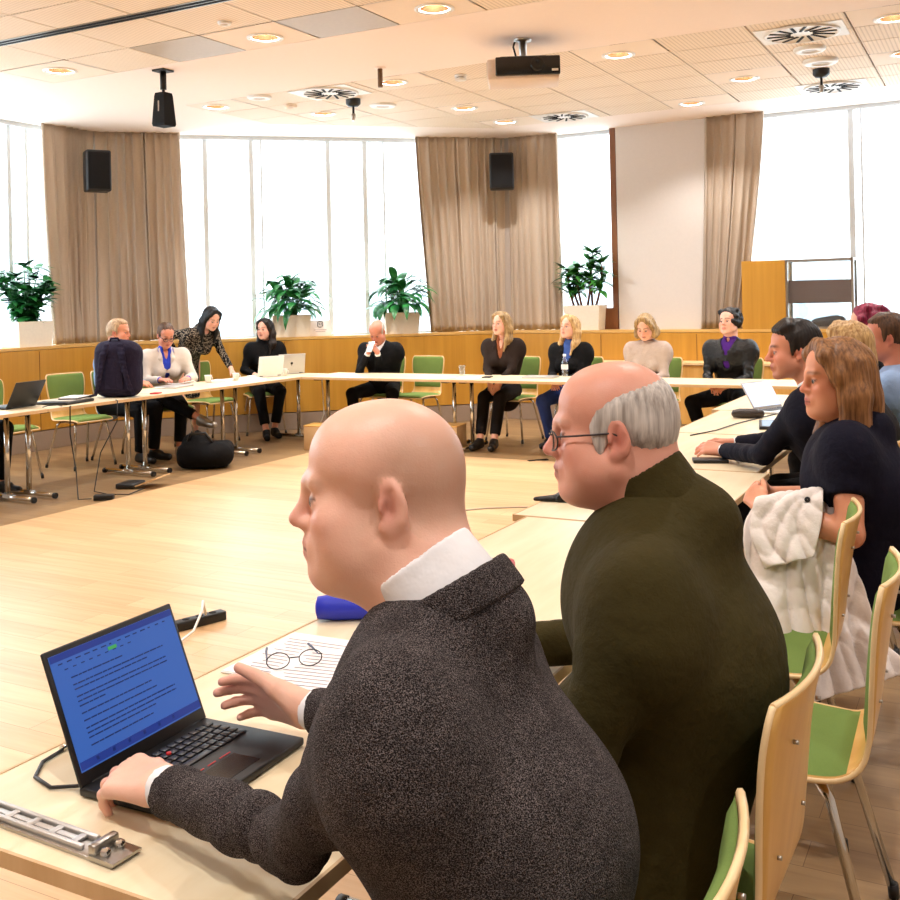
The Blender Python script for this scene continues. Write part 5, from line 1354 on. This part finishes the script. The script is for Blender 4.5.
m = MB(); m.tube([(-1.31, 1.195, TT+.010), (-1.335, 1.185, TT+.006), (-1.375, 1.165, TT+.004), (-1.43, 1.18, TT+.004), (-1.465, 1.225, TT+.004), (-1.472, 1.275, TT+.004)], .0032, 8)
o = m.build('audio_cable', M['black']); tag(o, 'thin black cable curling from the left side of the black laptop', 'cable')
m = MB(); m.tube([(-1.472, 1.272, TT+.006), (-1.478, 1.305, TT+.006), (-1.479, 1.315, TT+.006), (-1.482, 1.332, TT+.006)], [.0055, .0055, .003, .002], 10); m.build('plug', M['chrome'], o)
# floor power strip with white cable beyond the near table
e = empty('power_strip', 'black power strip on the floor behind the black laptop', 'power strip', (-3.33, 3.69, .004), 1.25)
m = MB(); m.box((0, 0, .022), (.26, .055, .044), None, .006); m.build('housing', M['black'], e)
m = MB()
for k in range(3): m.lathe([(.018, .0442), (.018, .0455), (.001, .0452)], (-.07+.07*k, 0, 0), 14, cap=True)
m.build('socket', M['black_matte'], e, fix=False)
m = MB(); m.tube([(-.13, 0, .02), (-.22, -.02, .012), (-.34, -.10, .010), (-.46, -.14, .010)], .006, 8); m.build('cord', M['black'], e)
m = MB(); m.tube([(-3.30, 3.70, .055), (-3.28, 3.66, .13), (-3.25, 3.62, .10), (-3.24, 3.55, .03), (-3.22, 3.42, .012), (-3.17, 3.25, .012), (-3.0, 2.9, .012)], .006, 8)
o = m.build('charging_cable', M['white_plastic']); tag(o, 'white cable plugged into the power strip behind the laptop', 'cable')
m = MB(); m.tube([(-3.39, 6.45, .009), (-3.25, 6.60, .009), (-3.05, 6.72, .009), (-2.5, 6.95, .009), (-1.9, 7.1, .009)], .005, 6)
o = m.build('floor_cable', M['tile_grey']); tag(o, 'thin grey cable lying across the bright floor between the two front men', 'cable')
# right row
m = MB(); m.box((0, 0, .02), (.055, .10, .036), None, .012); o = m.build('red_case', M['red'], loc=(-1.255, 2.64, TT), rz=.2); tag(o, 'small red case just showing past the tweed shoulder', 'case')
g = F(); g.rc((-.11, 0, .006), (.10, 0, .016), .006, .018, .01, 'u', (A3((0, 1, 0)), 2.6)).rc((-.02, 0, .016), (.10, .0, .012), .016, .012, .02, 'u', (A3((0, 1, 0)), 3.0))
v, q = g.mesh(.005); v = v*A3((1.25, 1.1, 1.3)); v[:, 2] = np.maximum(v[:, 2], 0.0); o = qmesh('pouch', [(v, q, None, 0)], CL['leather']); o.location = (-1.465, 3.70, TT); o.rotation_euler = (0, 0, math.radians(20)); tag(o, 'flat black pouch on the table before the face of the man with glasses', 'pouch')
flat('notebook', 'small dark notebook on the table beside the elbow of the man in green', 'notebook', -1.20, 4.80, .35, .16, .09, .016, 'black', .003)
flat('paper_pad', 'white note pad half under the forearm of the man in navy', 'paper', -1.05, 4.93, .35, .13, .19, .006, 'paper')
e = empty('tablet', 'blue-grey tablet in a black case beyond the folded hands on the right row', 'tablet', (-1.16, 6.22, TT), .2)
m = MB(); m.box((0, 0, .009), (.20, .34, .018), None, .004); m.build('case', M['black'], e)
m = MB(); m.box((0, 0, .0186), (.17, .30, .0012)); m.build('screen', plain('tablet_screen', (120, 150, 176), .25, var=0), e)
m = MB(); m.tube([(-.10, 0, .028), (-.09, 0, .028), (-.05, 0, .031), (.05, 0, .031), (.09, 0, .028), (.10, 0, .028)], [.008, .024, .030, .030, .024, .008], 16)
o = m.build('glasses_case', cloth('brown_leather', (52, 42, 38), .4, wrinkle=.5, spec=.5), loc=(-1.40, 6.57, TT), rz=.3); tag(o, 'dark rounded spectacle case beside the open laptop in the right row', 'case')
laptop(-1.27, 6.98, R90-.45, .30, .21, 32, 'silver', 'screen_white', 'slim open laptop with a bright screen on the right row', keyboard=True)
flat('pen', 'red pen on the right row table near the blue tablet', 'pen', -1.02, 5.72, .3, .14, .010, .009, 'red')
e = empty('lanyard', 'red lanyard bundled on the far end of the right row', 'lanyard', (-1.24, 7.50, TT))
g = F(); rs = np.random.RandomState(4)
for k in range(14): a = rs.rand(2)*.12-.06; b_ = rs.rand(2)*.12-.06; g.rc((a[0], a[1], .012+.05*rs.rand()), (b_[0], b_[1], .012+.05*rs.rand()), .012, .010, .008)
v, q = g.mesh(.006); qmesh('strap', [(v, q, None, 0)], M['red'], e)
m = MB(); m.box((.02, -.10, .003), (.09, .12, .005)); m.build('card', M['silver'], e)
m = MB(); m.tube([(-1.52, 5.65, TT+.004), (-1.44, 5.9, TT+.004), (-1.40, 6.25, TT+.004), (-1.30, 6.72, TT+.004), (-1.20, 7.2, TT+.004), (-1.3, 7.6, TT+.004)], .0035, 6); o = m.build('laptop_cable', M['black']); tag(o, 'thin dark cable running along the right row past the tablet', 'cable')
# far row
e = empty('glass', 'clear drinking glass on the far row table left of the woman in brown', 'glass', (-4.88, 9.40, TT))
m = MB(); m.lathe([(.001, .004), (.030, .004), (.036, .11), (.0335, .11), (.028, .012), (.001, .010)], n=24); m.build('tumbler', M['clear'], e, fix=False)
m = MB(); m.lathe([(.001, .012), (.0275, .012), (.029, .045), (.001, .045)], n=24); m.build('water', M['clear'], e, fix=False)
e = empty('water_bottle', 'clear plastic water bottle standing before the woman in denim', 'bottle', (-3.80, 9.52, TT))
M['pet'] = glassmat('bottle_plastic', (.86, .90, .93), .18, .08)
m = MB(); m.lathe([(.001, .0), (.030, .002), (.034, .012), (.034, .055), (.031, .062), (.034, .070), (.034, .125), (.032, .14), (.020, .175), (.014, .19), (.014, .205)], n=24); m.build('bottle', M['pet'], e, fix=False)
m = MB(); m.lathe([(.0345, .072), (.0345, .120)], n=24); m.build('paper_band', M['white_plastic'], e, fix=False)
m = MB(); m.lathe([(.016, .200), (.016, .222), (.001, .224)], n=18); m.build('cap', M['white_plastic'], e, fix=False)
flat('laptop', 'closed silver laptop on the far row before the woman in denim', 'laptop', -3.98, 9.33, .1, .32, .22, .018, 'silver', .004)
flat('mobile_phone', 'dark phone lying before the woman in brown', 'phone', -4.52, 9.25, .2, .08, .15, .010, 'black', .003)
flat('paper', 'loose white sheet on the far row between glass and phone', 'paper', -4.70, 9.20, .3, .21, .29, .002, 'paper')
flat('paper', 'loose white sheet at the left end of the middle far table', 'paper', -5.02, 9.15, -.2, .21, .29, .002, 'paper')
e = empty('mobile_phone', 'phone held up by the bald man in the black suit', 'phone', (-6.045, 9.485, .99), .15)
m = MB(); m.box((0, 0, .02), (.072, .010, .145), Matrix.Rotation(-.7, 3, 'X'), .003); m.build('body', M['silver'], e)
m = MB(); m.box((-.02, -.022, .055), (.018, .004, .018), Matrix.Rotation(-.7, 3, 'X')); m.build('camera', M['black'], e)
# left row
laptop(-6.98, 5.60, -R90+.15, .33, .23, 28, 'black', 'screen_steel', 'dark laptop seen from behind at the left edge of the photo')
e = empty('folder', 'black zipped folder lying open on the left row', 'folder', (-6.83, 6.02, TT), .2)
m = MB(); m.box((0, 0, .012), (.30, .36, .024), None, .008); m.build('cover', M['black'], e)
m = MB(); m.box((.0, .02, .026), (.25, .30, .006)); m.build('pages', M['tile_grey'], e)
e = empty('book', 'thin dark book on top of the black folder', 'book', (-6.84, 6.12, TT+.030), .4)
m = MB(); m.box((0, 0, .004), (.16, .24, .008)); m.build('cover', M['black_matte'], e)
m = MB(); m.box((0, 0, .012), (.152, .232, .008)); m.build('pages', M['paper'], e)
m = MB(); m.tube([(-6.62, 5.80, TT+.004), (-6.58, 5.72, TT+.02), (-6.62, 5.66, TT+.02), (-6.70, 5.68, TT+.004)], .004, 6); o = m.build('charging_cable', M['black']); tag(o, 'short black cable lying by the dark laptop at the left', 'cable')
# backpack standing on the left row
e = empty('backpack', 'dark purple backpack standing upright on the left row table', 'backpack', (-6.78, 6.56, TT), math.radians(24))
BP = cloth('backpack_fabric', (30, 24, 46), .8, wrinkle=.7)
g = F(); g.bx((0, .0, .24), (.20, .10, .24), .09, None).bx((0, .03, .25), (.19, .10, .22), .10, None, .05).el((0, -.02, .40), (.17, .10, .10), None, .05)
v, q = g.mesh(.012); v += vnormals(v, q)*(.005*foldnoise(v, 14, 6))[:, None]; v[:, 2] = np.maximum(v[:, 2], 0); qmesh('bag_body', [(v, q, None, 0)], BP, e)
for s in (-1, 1):
    g = F(); pts = [(s*.06, -.10, .44), (s*.085, -.135, .36), (s*.105, -.135, .24), (s*.14, -.115, .10), (s*.17, -.10, .03)]
    for i in range(4): g.rc(pts[i], pts[i+1], .034-.004*i, .030-.004*i, .01, 'u', (A3((0, 1, 0)), .4))
    v, q = g.mesh(.008); v += vnormals(v, q)*(.002*np.sin(v[:, 2]*160))[:, None]; qmesh('shoulder_strap', [(v, q, None, 0)], BP, e)
m = MB(); m.tube([(-.05, -.06, .475), (-.03, -.075, .515), (.03, -.075, .515), (.05, -.06, .475)], .010, 8); m.build('handle', BP, e)
m = MB(); m.box((0, -.105, .22), (.16, .02, .30), None, .008); m.build('back_padding', BP, e)
m = MB(); m.tube([(-.17, -.09, .03), (-.24, -.12, .012), (-.33, -.16, .010), (-.42, -.16, .008)], [.012, .012, .010, .008], 8); m.build('loose_strap', BP, e)
flat('badge_card', 'small red and white card beside the backpack', 'card', -6.68, 6.90, .3, .07, .10, .012, 'red', .003)
flat('laptop', 'closed silver laptop before the woman in the cream blazer', 'laptop', -7.02, 7.50, .2, .23, .33, .018, 'silver', .004)
m = MB(); m.tube([(-7.1, 7.7, TT+.004), (-7.0, 7.78, TT+.03), (-6.95, 7.68, TT+.05), (-7.02, 7.58, TT+.03), (-7.12, 7.52, TT+.03)], .0045, 6); o = m.build('charging_cable', M['white_plastic']); tag(o, 'white cable looping over the silver laptop in the left row', 'cable')
def cup(x, y, label):
    e = empty('cup', label, 'cup', (x, y, TT)); m = MB(); m.lathe([(.001, .003), (.026, .003), (.036, .07), (.039, .075), (.036, .075), (.024, .008), (.001, .008)], n=22); m.build('bowl', M['white_plastic'], e, fix=False)
    m = MB(); m.tube([(.034, 0, .06), (.055, 0, .055), (.055, 0, .03), (.030, 0, .022)], .004, 6); m.build('handle', M['white_plastic'], e)
cup(-7.08, 8.05, 'white cup before the standing woman, nearer the woman in cream')
cup(-6.98, 8.36, 'white cup left of the pale laptop turned sideways')
flat('paper', 'stack of white paper by the cups in the left row', 'paper', -7.06, 8.22, .3, .21, .26, .012, 'paper')
flat('paper', 'white sheets beside the cup nearest the pale laptops', 'paper', -6.88, 8.52, .1, .18, .22, .008, 'paper')
LA, _ = laptop(-7.00, 8.86, -R90-.35, .31, .22, 12, 'white_plastic', 'screen_white', 'white laptop turned sideways on the last left row table', lidmat='white_plastic')
LB, ldb = laptop(-7.02, 9.30, -R90-.60, .31, .22, 12, 'silver', 'screen_white', 'silver laptop with a dark fruit emblem on its lid at the row corner', lidmat='silver')
m = MB(); m.lathe([(.014, 0), (.014, .001), (.001, .001)], n=16, sx=1, sy=1.1); m.lathe([(.004, 0), (.004, .001), (.001, .001)], (.003, .021, 0), n=10)
o = m.build('emblem', M['black_shiny'], ldb, fix=False); o.location = (0, .0038, .11); o.rotation_euler = (-R90, 0, 0)
cup(-6.86, 9.02, 'glass-like pale mug between the two pale laptops')
# floor: bag, adapters, cables, floor boxes
g = F(); g.bx((0, 0, .12), (.25, .15, .12), .08).el((.05, -.05, .12), (.22, .16, .11), None, .05).el((-.10, .02, .23), (.12, .11, .09), None, .05)
v, q = g.mesh(.014); v += vnormals(v, q)*(.012*foldnoise(v, 9, 3))[:, None]; v[:, 2] = np.maximum(v[:, 2], 0)
e = empty('bag', 'large black bag standing on the floor under the left row', 'bag', (-6.52, 7.36, .0), math.radians(30)); qmesh('body', [(v, q, None, 0)], CL['black'], e)
m = MB(); m.tube([(-.16, -.05, .22), (-.12, -.10, .32), (.02, -.12, .33), (.10, -.08, .20)], .014, 8); m.build('handle', M['black'], e)
flat('power_adapter', 'black power adapter on the floor at the edge of the light boards', 'power adapter', -6.20, 5.82, .6, .15, .07, .04, 'black', .006, 0.0)
m = MB(); m.tube([(-6.5, 5.78, TT+.006), (-6.53, 5.80, TT+.004), (-6.535, 5.80, .5), (-6.50, 5.82, .2), (-6.35, 5.70, .012), (-6.27, 5.76, .012)], .005, 6); o = m.build('power_cable', M['black']); tag(o, 'black cable hanging from the left row to the adapter on the floor', 'cable')
m = MB(); m.tube([(-6.55, 6.30, TT+.006), (-6.53, 6.30, TT+.0), (-6.52, 6.28, .55), (-6.58, 6.15, .30), (-6.50, 6.0, .012), (-6.30, 5.95, .012), (-6.12, 6.0, .014), (-6.20, 6.25, .014)], .005, 6); o = m.build('power_cable', M['black']); tag(o, 'second black cable hanging below the backpack to the floor', 'cable')
e = empty('floor_socket', 'opened floor socket with a tilted wooden lid under the left row', 'floor socket', (-6.32, 6.38, .0), .3)
m = MB(); m.box((.06, .02, .05), (.20, .26, .012), Matrix.Rotation(-.35, 3, 'Y')); m.build('lid', M['table_edge'], e)
m = MB(); m.box((-.12, -.02, .02), (.16, .22, .04), None, .01); m.build('box', M['black'], e)
def woodbox(x, y, rz, label):
    e = empty('floor_box', label, 'box', (x, y, 0), rz)
    m = MB(); m.box((0, 0, .12), (.20, .26, .24), None, .003); m.build('body', M['table_edge'], e)
    m = MB(); m.box((0, 0, .245), (.205, .265, .012), None, .002); m.build('lid', M['beech'], e)
woodbox(-4.86, 9.12, .1, 'small wooden box on the floor by the table leg, left of the woman in brown')
woodbox(-6.22, 8.72, .2, 'small wooden box on the floor at the corner of the rows')
m = MB(); m.tube([(-6.62, 9.30, TT+.004), (-6.54, 9.26, TT-.01), (-6.50, 9.22, .55), (-6.46, 9.18, .30), (-6.48, 9.05, .10), (-6.40, 8.9, .02)], .007, 6); o = m.build('power_cable', M['white_plastic']); tag(o, 'white cable hanging from the table at the corner of the rows', 'cable')
flat('floor_tape', 'short dark strip lying on the floor beyond the nose of the man with glasses', 'tape', -3.78, 8.76, .9, .20, .04, .006, 'black_matte', 0, .003)
# the white jacket bundled on the lap of the woman in navy
e = empty('jacket', 'white cloth jacket bundled on the lap of the woman in navy and hanging down', 'jacket', (0, 0, 0)); WJ = cloth('white_jacket', (236, 226, 220), .8, wrinkle=.5)
def spline(pts, t):
    pts = [Vector(p) for p in pts]; x = t*(len(pts)-1); i = min(int(x), len(pts)-2); f = x-i
    a, b, c, d = pts[max(0, i-1)], pts[i], pts[i+1], pts[min(len(pts)-1, i+2)]
    return .5*(2*b+(c-a)*f+(2*a-5*b+4*c-d)*f*f+(3*b-a-3*c+d)*f**3)
def drape(name, left, right, amp, nf, seed, nu=70, nv=60):
    rs = np.random.RandomState(seed); ph = rs.rand(8)*6.28
    pts = np.array([[spline(left, i/nu)*(1-j/nv)+spline(right, i/nu)*(j/nv) for j in range(nv+1)] for i in range(nu+1)])
    U_, V_ = np.meshgrid(np.linspace(0, 1, nu+1), np.linspace(0, 1, nv+1), indexing='ij')
    du = np.gradient(pts, axis=0); dv = np.gradient(pts, axis=1); nn = np.cross(dv, du); nn /= np.maximum(np.linalg.norm(nn, axis=2, keepdims=True), 1e-9)
    w1 = np.sin(V_*nf*6.28*(.7+.3*U_)+2.2*np.sin(U_*4+ph[0])+ph[1]); w2 = np.sin(V_*nf*2.7+U_*9+ph[2]+1.5*np.sin(V_*7+ph[3])); w3 = np.sin(U_*17-V_*9+ph[4]+2*np.sin(V_*5+ph[5]))
    h = amp*((1-2*np.abs(w1)**.5)*(.4+.6*U_)+.5*(1-2*np.abs(w2)**.5)+.22*(1-2*np.abs(w3)**.6)*(1-.5*U_))
    P_ = pts+nn*h[..., None]
    m = MB(); m.grid(lambda u, v: tuple(P_[int(round(u*nu)), int(round(v*nv))]), nu, nv)
    return m.build(name, WJ, e, solid=.005, fix=False)
drape('cloth', [(-.60, 3.58, .74), (-.70, 3.46, .80), (-.74, 3.36, .72), (-.68, 3.26, .56), (-.58, 3.20, .40), (-.53, 3.18, .28)], [(-.42, 3.60, .74), (-.46, 3.50, .80), (-.44, 3.44, .72), (-.40, 3.42, .60), (-.36, 3.40, .46), (-.26, 3.40, .34)], .024, 1.7, 3)
drape('sleeve', [(-.66, 3.48, .82), (-.70, 3.38, .83), (-.71, 3.33, .74), (-.66, 3.29, .64)], [(-.52, 3.52, .86), (-.50, 3.42, .86), (-.50, 3.37, .78), (-.52, 3.33, .68)], .012, 1.2, 8, 44, 36)
for p in [(-.545, 3.395, .845), (-.40, 3.36, .42)]:
    m = MB(); m.lathe([(.009, 0), (.009, .004), (.005, .005), (.001, .004)], (0, 0, 0), 12); o = m.build('snap_button', M['black'], e, fix=False); o.location = p; o.rotation_euler = (1.2, 0, .3)
